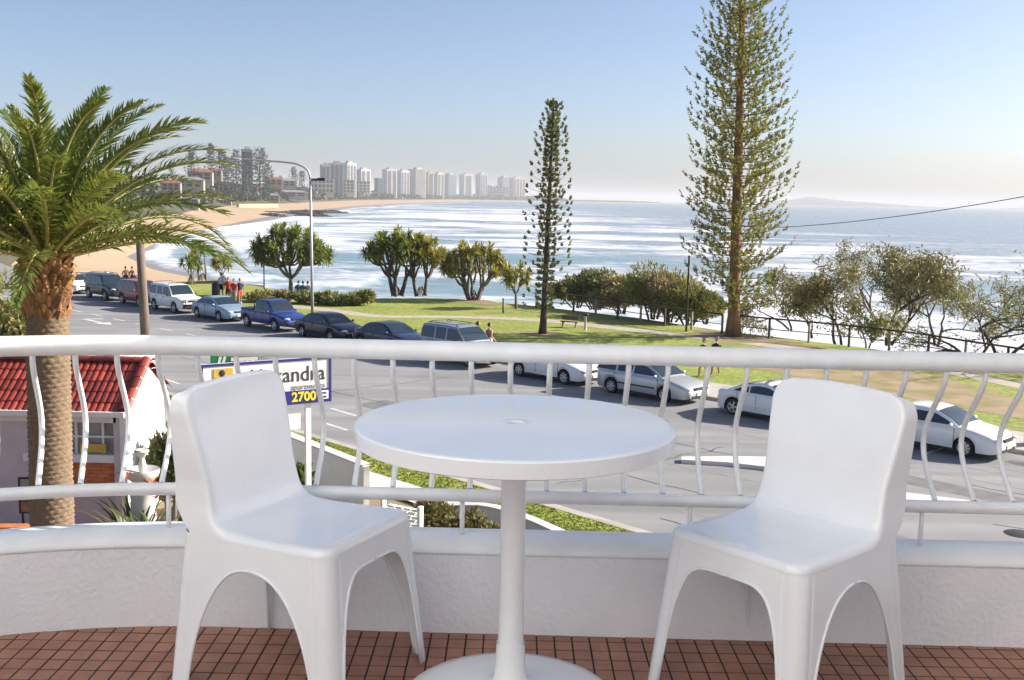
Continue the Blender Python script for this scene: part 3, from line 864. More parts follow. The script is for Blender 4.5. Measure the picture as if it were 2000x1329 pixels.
# a clear teal pool between two sets of breakers
tp_ = gp(690, 500, SEA)
pool = np.exp(-(((X - tp_[0]) / 32) ** 2 + ((Y - tp_[1]) / 22) ** 2)) + np.exp(-(((X - gp(1010, 505, SEA)[0]) / 28) ** 2 + ((Y - gp(1010, 505, SEA)[1]) / 14) ** 2))
foam *= 1 - np.clip(pool * 1.2, 0, 0.95)
amp = np.clip(1.1 - R_ / 2500, 0.12, 1)
Z = SEA + amp * (0.9 * (fbm(wx / 95, wy / 30, 3, 100) - 0.5) + 0.5 * (fbm(X / 14, Y / 7, 3, 101) - 0.5)) + 0.8 * br * np.clip(1.4 - R_ / 900, 0, 1)
sea_b = MB(); sea_b.grid(np.stack([X, Y, Z], -1), 0, True, flip=True)
def mat_sea():
    mt = bpy.data.materials.new('sea_water'); mt.use_nodes = True
    n = mt.node_tree; p = n.nodes['Principled BSDF']
    at = n.nodes.new('ShaderNodeAttribute'); at.attribute_name = 'foam'
    tc = n.nodes.new('ShaderNodeTexCoord')
    mp = n.nodes.new('ShaderNodeMapping'); mp.inputs['Scale'].default_value = (0.14, 0.22, 1)
    n.links.new(tc.outputs['Object'], mp.inputs[0])
    no = n.nodes.new('ShaderNodeTexNoise'); no.inputs['Scale'].default_value = 1.0; no.inputs['Detail'].default_value = 9; no.inputs['Roughness'].default_value = 0.68
    n.links.new(mp.outputs[0], no.inputs[0])
    sub = n.nodes.new('ShaderNodeMath'); sub.operation = 'SUBTRACT'; sub.inputs[1].default_value = 0.5
    n.links.new(no.outputs[0], sub.inputs[0])
    ml = n.nodes.new('ShaderNodeMath'); ml.operation = 'MULTIPLY_ADD'; ml.inputs[1].default_value = 1.9
    n.links.new(sub.outputs[0], ml.inputs[0]); n.links.new(at.outputs['Fac'], ml.inputs[2])
    mr = n.nodes.new('ShaderNodeMapRange'); mr.interpolation_type = 'SMOOTHSTEP'
    mr.inputs[1].default_value = 0.10; mr.inputs[2].default_value = 1.05
    n.links.new(ml.outputs[0], mr.inputs[0])
    cl = n.nodes.new('ShaderNodeMix'); cl.data_type = 'RGBA'
    deep = n.nodes.new('ShaderNodeMix'); deep.data_type = 'RGBA'
    a2 = n.nodes.new('ShaderNodeAttribute'); a2.attribute_name = 'shallow'
    deep.inputs['A'].default_value = (0.22, 0.26, 0.29, 1); deep.inputs['B'].default_value = (0.15, 0.27, 0.30, 1)
    n.links.new(a2.outputs['Fac'], deep.inputs['Factor'])
    n.links.new(deep.outputs['Result'], cl.inputs['A'])
    cl.inputs['B'].default_value = (0.66, 0.67, 0.72, 1)
    n.links.new(mr.outputs[0], cl.inputs['Factor']); n.links.new(cl.outputs['Result'], p.inputs['Base Color'])
    r2 = n.nodes.new('ShaderNodeMapRange'); r2.inputs[3].default_value = 0.26; r2.inputs[4].default_value = 0.9
    n.links.new(mr.outputs[0], r2.inputs[0]); n.links.new(r2.outputs[0], p.inputs['Roughness'])
    w1 = n.nodes.new('ShaderNodeTexNoise'); w1.inputs['Scale'].default_value = 0.55; w1.inputs['Detail'].default_value = 6
    mp2 = n.nodes.new('ShaderNodeMapping'); mp2.inputs['Scale'].default_value = (0.6, 1.5, 1)
    n.links.new(tc.outputs['Object'], mp2.inputs[0]); n.links.new(mp2.outputs[0], w1.inputs[0])
    bp = n.nodes.new('ShaderNodeBump'); bp.inputs['Strength'].default_value = 0.30; bp.inputs['Distance'].default_value = 0.6
    n.links.new(w1.outputs[0], bp.inputs['Height']); n.links.new(bp.outputs[0], p.inputs['Normal'])
    p.inputs['IOR'].default_value = 1.33
    return mt
me = sea_b.mesh('sea', mat_sea())
for nm, arr in (('foam', foam), ('shallow', np.clip(np.clip(1 - dsh / 260, 0, 1) * 0.6 + np.clip(1 - dcl / 130, 0, 1) * 0.9 + pool, 0, 1))):
    a_ = me.attributes.new(nm, 'FLOAT', 'POINT'); a_.data.foreach_set('value', arr.astype(np.float32).ravel())
struct(link('sea', me))
# islands on the horizon
def island(px0, px1, pyb, hts, Yd, seed):
    xs_ = np.linspace(px0, px1, 60); rgk = np.random.default_rng(seed)
    hh = np.interp(xs_, *zip(*hts)) + 1.5 * (fbm(xs_ / 9, xs_ * 0, 3, seed) - .5)
    P = []
    for q in np.linspace(0, math.pi, 9):
        row = []
        for xx, h_ in zip(xs_, hh):
            c = ad(xx, pyb, Yd); row.append([c[0], c[1] + 500 * -math.cos(q), SEA - 2 + max(0.3, h_) * Yd / FPX * math.sin(q)])
        P.append(row)
    struct(MB().grid(np.array(P), 0, True).build('island_hill', M('far_hill', (0.07, 0.075, 0.05), 0.95, var=0.3, scale=0.003)))
island(1500, 1860, 397, [(1500, 7), (1545, 10), (1580, 17), (1600, 15), (1630, 12), (1700, 8), (1780, 3), (1860, 0)], 12000, 7)
island(1960, 2200, 404, [(1960, 0), (2010, 4), (2100, 8), (2200, 4)], 12500, 8)
# ================================================================== FAR SHORE: TOWERS, HOUSES, TREES
m_hsA = M('house_cream', (0.34, 0.31, 0.26), 0.8, var=0.1, scale=0.3)
m_twA = M('tower_white', (0.62, 0.60, 0.56), 0.7, var=0.06, scale=0.05)
m_twB = M('tower_cream', (0.55, 0.49, 0.40), 0.7, var=0.06, scale=0.05)
m_twC = M('tower_grey', (0.36, 0.37, 0.39), 0.6, var=0.08, scale=0.05)
m_twE = M('tower_pinkish', (0.50, 0.40, 0.34), 0.7, var=0.08, scale=0.05)
m_twF = M('tower_blue', (0.30, 0.36, 0.42), 0.5, var=0.08, scale=0.05)
m_twD = M('tower_teal', (0.10, 0.16, 0.17), 0.5, var=0.1, scale=0.05)
m_win = M('far_window', (0.07, 0.09, 0.11), 0.25, var=0.2, scale=0.2)
m_roofred = M('roof_red', (0.30, 0.11, 0.07), 0.8, var=0.15, scale=0.3)
m_roofgrey = M('roof_grey', (0.25, 0.25, 0.26), 0.8, var=0.15, scale=0.3)
_ratio = Sq[:, 0] / Sq[:, 1]
def inland(px, extra=40.0, Y=0.0):
    """distance along the sight line of column px at which the far shore is crossed, plus a set-back"""
    r = (px - 1000) / FPX * 0.995
    i = [k for k in range(len(Sq) - 1) if Sq[k, 1] > 420 and (_ratio[k] - r) * (_ratio[k + 1] - r) <= 0]
    y = float(np.interp(r, [_ratio[i[0]], _ratio[i[0] + 1]], [Sq[i[0], 1], Sq[i[0] + 1, 1]])) if i else Y
    return max(Y, y + extra)
def tower(label, px0, px1, pytop, Y, mat, rz=0.6, zb=2.0, nb=4, plant=True, deep=1.0, strip_n=2, group='high rise towers along the far beach'):
    """apartment tower whose silhouette spans px0..px1 and reaches pytop at the distance Y"""
    Y = inland((px0 + px1) / 2, 170 + 40 * math.sin(px0), Y)
    c = ad((px0 + px1) / 2, pytop, Y); H = c[2] - zb
    wid = (px1 - px0) * Y / FPX
    a = wid / (abs(math.cos(rz)) + deep * abs(math.sin(rz))); d = a * deep
    t = thing('apartment_tower', label, 'tower', (c[0], Y, zb), rz, group)
    MB().box((0, 0, H / 2), (a, d, H)).build('wall', mat, t)
    nf = max(4, int(H / 3.1))
    # floors of balconies: recessed dark bands between slabs on the two seaward faces
    bw = MB(); bs = MB()
    for k in range(nf - 1):
        z = (k + 0.55) * H / nf
        bs.box((0, -d / 2 - 0.45, z + 0.75 * H / nf / 2 + .4), (a * 0.92, 0.9, 0.45))
        bs.box((a / 2 + 0.45, 0, z + 0.75 * H / nf / 2 + .4), (0.9, d * 0.86, 0.45))
    if strip_n == 0:
        for k in range(nf):
            bw.box((0, -d / 2 - 0.02, (k + .5) * H / nf), (a * .94, .5, H / nf * .5)); bw.box((a / 2 + .02, 0, (k + .5) * H / nf), (.5, d * .8, H / nf * .5))
    for j in range(strip_n):
        x = (j + 0.5) / strip_n * a - a / 2
        bw.box((x, -d / 2 - 0.02, H * 0.48), (a / strip_n * 0.62, 0.5, H * 0.9))
        y = (j + 0.5) / strip_n * d - d / 2
        bw.box((a / 2 + 0.02, y, H * 0.48), (0.5, d / strip_n * 0.5, H * 0.9))
    bw.build('window_strip', m_win, t); bs.build('balcony_slab', mat, t)
    if plant:
        MB().box((a * 0.05, 0, H + H * 0.03), (a * 0.45, d * 0.5, H * 0.06)).build('roof_plant', m_twC, t)
    return t
T_ = [('tall white tower with dark left side, first of the long row on the far beach', 746, 776, 331, 2350, m_twA),
      ('white tower with a notched roof, second from the left in the far row', 774, 800, 334, 2300, m_twA),
      ('grey sided tower with a pale right face, third in the far row', 797, 832, 331, 2250, m_twB),
      ('cream tower half hidden beside the third tower of the far row', 830, 848, 337, 2480, m_twE),
      ('grey and yellow tower in the middle of the far row', 846, 868, 339, 2500, m_twB),
      ('grey tower just right of the middle of the far row', 864, 892, 341, 2550, m_twF),
      ('slim tower with a dark stripe standing apart in the far row', 897, 924, 341, 2600, m_twA),
      ('lone dark grey tower right of the slim tower in the far row', 929, 952, 340, 2700, m_twC),
      ('grey tower with stepped top near the small tall pine tree', 972, 994, 346, 2800, m_twC),
      ('broad pale tower next to the small tall pine tree', 990, 1026, 348, 2850, m_twB)]
for k, (lb, a, b_, y, Y, mt) in enumerate(T_):
    tower(lb, a, b_, y, Y, mt, rz=0.55 + 0.1 * (k % 3), strip_n=[2, 3, 0, 1, 2, 0, 1, 3, 0, 4][k])
tower('squat dark teal block left of the far row of towers', 731, 750, 348, 2300, m_twD, plant=False)
tower('low white block between the slim tower and the pale tower', 950, 975, 362, 2700, m_twA, plant=False)
tower('blue grey tower at the left end of the tall white cluster', 624, 646, 322, 1650, m_twC, rz=0.35)
tower('widest blue grey tower in the tall white cluster', 640, 672, 319, 1620, m_twC, rz=0.3, strip_n=3)
tower('brilliant white tower with stepped balconies in the tall cluster', 666, 696, 319, 1600, m_twA, rz=0.75, strip_n=3)
tower('lower white tower at the right end of the tall cluster', 694, 724, 331, 1640, m_twA, rz=0.7)
tower('dark grey tower half hidden by the pines on the left hill', 470, 494, 292, 900, m_twD, rz=0.4, zb=8)

def lowrise(label, px0, px1, pyt, pyb, Y, mat, nb, nf, rz=0.25, roof=None):
    Y = inland((px0 + px1) / 2, 110, Y)
    c = ad((px0 + px1) / 2, pyt, Y); z0 = ad((px0 + px1) / 2, pyb, Y)[2]; H = c[2] - z0
    a = (px1 - px0) * Y / FPX; d = a * 0.35
    t = thing('apartment_block', label, 'building', (c[0], Y, z0), rz, 'low apartment blocks behind the far dunes')
    MB().box((0, 0, H / 2 - 4), (a, d, H + 8)).build('wall', mat, t)
    mw = MB().box((0, 0, 0), (a / nb * 0.6, 0.4, H / nf * 0.62)).mesh('window', m_win)
    for i in range(nb):
        for j in range(nf):
            link('window', mw, t, ((i + .5) / nb * a - a / 2, -d / 2 - 0.05, (j + .5) / nf * H))
    for i in range(0, nb + 1, 2):
        MB().box((i / nb * a - a / 2, -d / 2 - 0.5, H / 2), (a / nb * 0.28, 1.0, H)).build('pier', m_twA, t)
    b = MB(); b.box((0, 0, H + 0.5), (a * 1.02, d * 1.1, 1.0)); b.build('roof', roof or m_roofgrey, t)
lowrise('cream low apartment block with white piers behind the tall lamp post', 606, 650, 350, 377, 1300, m_twB, 6, 3)
lowrise('cream apartment block with a small red roof below the tall cluster', 648, 690, 352, 377, 1280, m_twB, 6, 4, roof=m_roofred)
lowrise('pale apartment block with tall white piers right of the red roofed block', 686, 722, 355, 377, 1290, m_twA, 5, 4)
lowrise('long cream block low on the dune under the far towers', 955, 992, 367, 378, 2300, m_twB, 6, 3)

def house(label, px, pyb, wpx, hpx, Y, mat, roofm, rz=0.2, st=2):
    Y = inland(px, 30, Y)
    c = ad(px, pyb, Y); s = Y / FPX; w_, h_ = wpx * s, hpx * s; d_ = w_ * 0.7
    t = thing('hillside_house', label, 'house', c, rz, 'houses on the far headland')
    MB().box((0, 0, h_ * 0.35 - 2), (w_, d_, h_ * 0.7 + 4)).build('wall', mat, t)
    b = MB(); ov = 1.08
    x, y = w_ / 2 * ov, d_ / 2 * ov
    b.add([[-x, -y, h_ * .7], [x, -y, h_ * .7], [x, y, h_ * .7], [-x, y, h_ * .7], [-x * .5, 0, h_], [x * .5, 0, h_]],
          [np.array([[0, 1, 5, 4], [2, 3, 4, 5]]), np.array([[1, 2, 5], [3, 0, 4]])], 0, False)
    b.build('roof', roofm, t)
    mw = MB().box((0, 0, 0), (w_ * .2, .3, h_ * .22)).mesh('window', m_win)
    for i in (-1, 0, 1):
        for j in range(st):
            link('window', mw, t, (i * w_ * .3, -d_ / 2 - .05, h_ * (.18 + .3 * j)))
for a in [('white house with a red brown roof highest on the far headland', 392, 352, 46, 22, 640, m_hsA, m_roofred),
          ('cream house with a red brown roof between the far pines', 418, 345, 30, 16, 660, m_hsA, m_roofred),
          ('white house with long balconies just above the palm frond tips', 372, 366, 52, 20, 560, m_hsA, m_roofgrey),
          ('low pinkish kiosk on the far beach edge with white walls', 368, 398, 40, 12, 520, m_hsA, m_roofgrey),
          ('brown roofed house among dark trees right of the far pines', 535, 362, 34, 16, 900, m_hsA, m_roofred),
          ('cream house with a flat grey roof left of the tall lamp post', 560, 364, 36, 15, 950, m_hsA, m_roofgrey),
          ('white beach pavilion with dark openings on the far sand', 532, 392, 26, 14, 880, m_hsA, m_roofgrey),
          ('grey long surf club roof behind the far sand', 570, 384, 60, 12, 950, m_twC, m_roofgrey),
          ('small pink house low behind the palm fronds', 335, 372, 36, 20, 480, m_hsA, m_roofred),
          ('small white house at the bend of the far beach', 440, 398, 24, 10, 640, m_hsA, m_roofgrey)]:
    house(*a)
# pale sea wall along the far sand
wp = [gp(470, 403, -4), gp(505, 403, -4), gp(545, 402, -4)]
swl = thing('sea_wall', 'long pale concrete sea wall at the top of the far sand', 'wall', wp[1])
b = MB(); b.box((0, 0, 0.2), (np.linalg.norm(wp[2] - wp[0]), 2.0, 4.0), math.atan2(wp[2][1] - wp[0][1], wp[2][0] - wp[0][0])); b.build('wall', M('sand_coloured_wall', (0.36, 0.29, 0.20), 0.9), swl)

def mat_leaf(name, c1, c2, scale, trans=0.25, tcol=None, rough=0.6):
    return M(name, c1, rough, col2=c2, scale=scale, trans=trans, tcol=tcol, contrast=0.6)
m_fartree = mat_leaf('far_foliage', (0.035, 0.055, 0.024), (0.085, 0.085, 0.04), 0.08, 0.1)
m_farpine = mat_leaf('far_pine_foliage', (0.02, 0.035, 0.025), (0.035, 0.055, 0.03), 0.2, 0.1)
m_bark = M('bark', (0.10, 0.075, 0.055), 0.95, var=0.35, scale=6, bump=1.2, bscale=18, stretch=(1, 1, 0.25))
m_barkgrey = M('bark_grey', (0.17, 0.15, 0.13), 0.9, var=0.3, scale=4, bump=1.0, bscale=14)

# belt of coastal scrub on the dunes, read as one mass
rg = np.random.default_rng(11)
n = 26000
q = rg.random(n) ** 1.0
Sx = np.stack([np.interp(tq[0] + q * (tq[118] - tq[0]), tq, Sq[:, k]) for k in range(3)], -1)
off = rg.random(n) ** 1.4 * 130
Cn = Sx + land_d * (10 + off[:, None])
zg = np.interp(off + 10, [0, 14, 90, 260], [0, 1, 1, 1]) * np.interp(off + 10, [14, 90], [-0.5, 6])
hgt = 2.2 * 5 * (0.5 + fbm(Cn[:, 0] / 25, Cn[:, 1] / 25, 3, 3)) + 3 * np.clip(off / 80, 0, 1)
Cn[:, 2] = zg + rg.random(n) * hgt
keep = (Cn[:, 1] > 330)
Cn = Cn[keep]; n = len(Cn)
sz = (1.6 + 1.8 * rg.random(n)) * np.clip(Cn[:, 1] / 1200, 0.7, 2.2)
u = rndvec(rg, n); u[:, 2] *= .5; v = perp(rg, u)
b = MB(); b.add(*quads(Cn, u * sz[:, None], v * sz[:, None] * .8), 0, False)
stuff(b.build('coastal_scrub', m_fartree))
# woods on the headland
n = 16000
q = rg.random(n)
Sx = np.stack([np.interp(q * tq[80] + 0 * q, tq, Sq[:, k]) for k in range(3)], -1)
off = 15 + rg.random(n) * 420
Cn = Sx + land_d * off[:, None]
nw = np.clip((1500 - Sx[:, 1]) / 900, 0, 1)
zg = np.where(off < 90, np.interp(off, [14, 90], [-0.5, 3]) + np.interp(off, [14, 90], [0, 7]) * nw, np.interp(off, [90, 260, 900], [3, 5, 6]) + np.interp(off, [90, 260, 900], [7, 19, 20]) * nw)
cl = np.clip((fbm(Cn[:, 0] / 30, Cn[:, 1] / 30, 3, 8) - 0.34) * 5, 0, 1)
Cn[:, 2] = zg + rg.random(n) * 12 * cl
ok = (cl > 0.05) & (Cn[:, 1] > 360) & (Cn[:, 1] < 2300)
Cn = Cn[ok]; n = len(Cn)
sz = 1.3 + 1.6 * rg.random(n)
u = rndvec(rg, n); v = perp(rg, u)
b = MB(); b.add(*quads(Cn, u * sz[:, None], v * sz[:, None] * .8), 0, False)
stuff(b.build('headland_wood', m_fartree))

# ------------------------------------------------------------------ Norfolk pines
def pine_geo(seed, H, h0, rad_fn, dz, nb, tuft, brush, per, up=0.35, tn=14, trunk_r=0.25, lean=(0, 0)):
    """trunk, whorled branches with upswept brushes of needles; rad_fn(height fraction) gives the crown radius"""
    rg = np.random.default_rng(seed)
    axis = lambda z: np.array([lean[0] * z, lean[1] * z, z])
    tb_ = MB(); zz = np.linspace(0, H, 24)
    rr_ = trunk_r * (1 - zz / H) ** 0.75 + 0.03 + trunk_r * 0.5 * np.exp(-zz / 0.5)
    tb_.tube([axis(z) for z in zz], rr_, 10)
    bb = MB(); C, U, Wd = [], [], []
    z = h0; k = 0
    while z < H * 0.985:
        f = (z - h0) / (H - h0)
        L0 = rad_fn(z / H)
        a0 = rg.random() * 6.28
        m_ = nb if f < 0.9 else max(3, nb - 2)
        for j in range(m_):
            if rg.random() < 0.06: continue
            a = a0 + j * 2 * math.pi / m_ + rg.normal() * 0.12
            L = L0 * (0.82 + 0.3 * rg.random())
            if rg.random() < 0.08: L *= 0.6
            dirh = np.array([math.cos(a), math.sin(a), 0]); side = np.array([-math.sin(a), math.cos(a), 0])
            t = np.linspace(0, 1, 7)
            droop = (0.10 - 0.30 * (1 - f)) if f < 0.6 else 0.05 + 0.5 * (f - 0.6)
            pz = L * (droop * t + up * t ** 2.2)
            pts = axis(z) + dirh * (L * t)[:, None] + np.array([0, 0, 1.0]) * pz[:, None]
            bb.tube(pts, np.linspace(0.030, 0.008, 7) * (0.3 + L / 3.5), 4, cap=False)
            for s_ in np.linspace(0.30, 1.0, max(2, int(per * L / 2.2))):
                p = np.array([np.interp(s_, t, pts[:, c]) for c in range(3)])
                for sd_ in ((-1, 1) if s_ < 0.97 else (0,)):
                    if rg.random() < 0.12: continue
                    dv = dirh * (0.55 + 0.3 * rg.random()) + side * sd_ * (0.5 + 0.3 * rg.random()) + np.array([0, 0, 0.55 + 0.5 * rg.random()])
                    dv /= np.linalg.norm(dv)
                    ln = tuft * (0.7 + 0.6 * rg.random()) * (1.15 - 0.45 * s_ if sd_ else 1.0)
                    q0 = p + side * sd_ * 0.05
                    qs = np.linspace(0.15, 1, tn)
                    cen = q0 + dv * (qs * ln)[:, None] + np.array([0, 0, 1]) * (0.25 * ln * qs ** 2)[:, None]
                    rdir = perp(rg, np.repeat(dv[None], tn, 0)) + dv * 0.9
                    rdir /= np.linalg.norm(rdir, axis=1)[:, None]
                    bl = brush * (0.7 + 0.6 * rg.random(tn)) * (1.0 - 0.35 * qs)
                    C.append(cen + rdir * (bl * .5)[:, None]); U.append(rdir * (bl * .62)[:, None])
                    Wd.append(perp(rg, rdir) * (bl * 0.30)[:, None])
        z += dz * (1.0 - 0.45 * f); k += 1
    cr = MB(); cr.add(*quads(np.concatenate(C), np.concatenate(U), np.concatenate(Wd)), 0, False)
    return tb_, bb, cr
m_pine = mat_leaf('pine_needles', (0.15, 0.19, 0.065), (0.36, 0.33, 0.12), 0.5, 0.42)
m_pinebig = mat_leaf('pine_needles_lit', (0.14, 0.19, 0.038), (0.33, 0.28, 0.06), 0.4, 0.42)
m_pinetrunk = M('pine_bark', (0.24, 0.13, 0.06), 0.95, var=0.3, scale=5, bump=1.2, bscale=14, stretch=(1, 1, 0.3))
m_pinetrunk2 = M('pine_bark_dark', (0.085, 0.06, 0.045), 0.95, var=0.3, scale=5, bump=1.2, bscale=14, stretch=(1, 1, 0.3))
def pine(label, loc, geo, mt, ml, rz=0):
    t = thing('pine_tree', label, 'tree', loc, rz, 'tall whorled pines')
    geo[0].build('trunk', mt, t); geo[1].build('branches', mt, t); geo[2].build('crown', ml, t)
    return t
c = gp(1432, 657, 0.12)
geo = pine_geo(5, 27.5, 1.7, lambda f: np.interp(f, [0, .06, .16, .30, .55, .75, 1], [1.0, 1.9, 2.75, 2.95, 2.45, 1.55, 0.3]), 0.46, 6, 0.46, 0.165, 4.7, 0.34, 19, 0.34, lean=(-0.018, 0))
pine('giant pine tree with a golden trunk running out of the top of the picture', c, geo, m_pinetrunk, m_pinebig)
c = gp(1060, 652, 0.12)
geo = pine_geo(9, 13.5, 1.6, lambda f: np.interp(f, [0, .14, .3, .5, .7, .88, 1], [0.75, 1.05, 1.22, 1.2, 1.02, 0.66, 0.1]), 0.40, 6, 0.23, 0.150, 3.6, 0.24, 24, 0.16, lean=(0.024, 0))
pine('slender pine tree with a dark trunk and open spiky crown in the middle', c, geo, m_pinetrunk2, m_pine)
# distant pines of the headland
fg = [pine_geo(20 + k, 30, 3, lambda f: np.interp(f, [0, .2, .5, 1], [5, 6, 4.6, .4]), 2.6, 6, 1.9, 0.95, 1.1, 0.3, 9, 0.5) for k in range(2)]
fm = [(g[0].mesh('trunk', m_bark), g[2].mesh('crown', m_farpine)) for g in fg]
FP = [('far pine with flat open tiers, third of the skyline pines from the left', 413, 284, 366, 700), ('pale far pine leftmost on the skyline above the palm fronds', 374, 292, 362, 720), ('thin far pine between the tiered pine and the dark tower', 434, 297, 372, 690),
      ('dark far pine directly left of the dark hill tower', 462, 296, 388, 660), ('broad dark pine in front of the dark hill tower', 482, 300, 392, 640), ('tall far pine just right of the dark hill tower', 508, 293, 390, 660),
      ('small far pine right of the tallest skyline group', 522, 322, 388, 690), ('pointed small pine left of the lamp post, taller of the pair', 574, 328, 378, 1000), ('pointed small pine left of the lamp post, shorter of the pair', 590, 336, 380, 1010),
      ('low dark pine at the foot of the skyline group', 548, 345, 386, 900), ('tiny far pine at the left end of the hill crest', 335, 318, 360, 690), ('small bushy pine on the crest beside the cream house', 446, 310, 370, 760)]
for k, (lb, px, pt, pb, Y) in enumerate(FP):
    Y = inland(px, 25 + 20 * (k % 2), Y)
    t0 = ad(px, pt, Y); b0 = ad(px, pb, Y); s = (t0[2] - b0[2]) / 30
    t = thing('distant_pine', lb, 'tree', b0, k * 1.3, 'pines on the far headland')
    t.scale = (s * (1.0 + 0.25 * (k % 3)), s * (1.0 + 0.25 * (k % 3)), s)
    link('trunk', fm[k % 2][0], t); link('crown', fm[k % 2][1], t)
# ================================================================== NEARER TREES AND SHRUBS
# ------------------------------------------------------------------ date palm at the left
m_frond = M('palm_leaflet', (0.042, 0.085, 0.02), 0.36, col2=(0.135, 0.18, 0.042), scale=1.2, trans=0.28, tcol=(0.32, 0.36, 0.06), contrast=0.7, objvar=0.3)
m_frondold = M('palm_leaflet_dry', (0.11, 0.10, 0.035), 0.6, col2=(0.24, 0.19, 0.09), scale=1.5, trans=0.2, contrast=0.7, objvar=0.25)
m_rachis = M('palm_rachis', (0.42, 0.38, 0.14), 0.45, var=0.2, scale=4)
m_ptrunk = M('palm_trunk', (0.27, 0.185, 0.11), 0.95, col2=(0.11, 0.085, 0.062), scale=14, bump=1.6, bscale=20, stretch=(1, 1, 2.2), contrast=0.8)
m_boot = M('palm_boot', (0.36, 0.185, 0.07), 0.8, col2=(0.20, 0.105, 0.05), scale=8, bump=0.6, bscale=30, objvar=0.45)
PB = ad(103, 1040, 15.5); PC = ad(90, 500, 15.5)
pbase = np.array([PB[0] - 0.03, 15.5, 0.06])
palm = thing('date_palm', 'date palm with a thick scarred trunk and orange crown base at the left', 'palm tree', pbase)
HT = PC[2] - 0.06                                        # height of the crown's heart
hx = PC[0] - pbase[0]
paxis = lambda z: np.array([hx * (z / HT) ** 1.3, 0.0, z])
# trunk with overlapping leaf scars modelled as relief
nz, na_ = 260, 60
zz = np.linspace(0, HT - 0.85, nz); aa = np.linspace(0, 2 * math.pi, na_, endpoint=False)
Zg, Ag = np.meshgrid(zz, aa, indexing='ij')
rowh = 0.072
rad_ = 0.298 - 0.02 * (Zg / HT) + 0.05 * np.exp(-Zg / 0.6)
ph = (Zg / rowh) ; row = np.floor(ph)
cell = (Ag / (2 * math.pi) * 15 + 0.5 * (row % 2)) % 1.0
rad_ = rad_ + 0.034 * (1 - (ph - row)) * (0.35 + 0.65 * np.sin(math.pi * cell)) + 0.010 * (fbm(Ag * 9, Zg * 16, 3, 2) - .5)
P = np.stack([rad_ * np.cos(Ag), rad_ * np.sin(Ag), Zg], -1) + np.array([paxis(z) * [1, 1, 0] for z in zz])[:, None]
b = MB(); b.grid(P, 0, True, closed=True, flip=True); b.build('trunk', m_ptrunk, palm)
# cut leaf bases: a swollen skirt of boots below the crown
bb = MB(); bb.add([[-.085, -.02, 0], [.085, -.02, 0], [.070, .03, .13], [-.070, .03, .13], [0, .05, .0], [.0, .085, .15], [-.040, .035, .20], [.040, .035, .20], [0, .095, .19], [0, .0, .21]],
                  [np.array([[0, 4, 5, 3], [4, 1, 2, 5], [3, 5, 8, 6], [5, 2, 7, 8]]), np.array([[6, 8, 9], [8, 7, 9]])], 0, False)
me_boot = bb.mesh('leaf_base', m_boot)
rr = random.Random(2)
b = MB(); zz2 = np.linspace(HT - 0.95, HT + 0.1, 10)
b.tube([paxis(z) for z in zz2], [0.27, 0.265, 0.265, 0.27, 0.275, 0.275, 0.27, 0.25, 0.21, 0.15], 20); b.build('crown_base', m_boot, palm)
k = 0
for r_ in range(9):
    z = HT - 0.92 + r_ * 0.105
    R0 = np.interp(r_, [0, 2, 5, 8], [0.25, 0.265, 0.28, 0.25])
    for j in range(17):
        a = (j + 0.5 * (r_ % 2)) / 17 * 2 * math.pi + rr.uniform(-.05, .05)
        p = paxis(z) + np.array([R0 * math.cos(a), R0 * math.sin(a), rr.uniform(-.02, .02)])
        o = link('leaf_base', me_boot, palm, p, (R(-3 - 2 * r_) + rr.uniform(-.2, .2), rr.uniform(-.18, .18), a - math.pi / 2), (rr.uniform(.7, 1.0), rr.uniform(.6, 1.05), rr.uniform(.8, 1.15)))
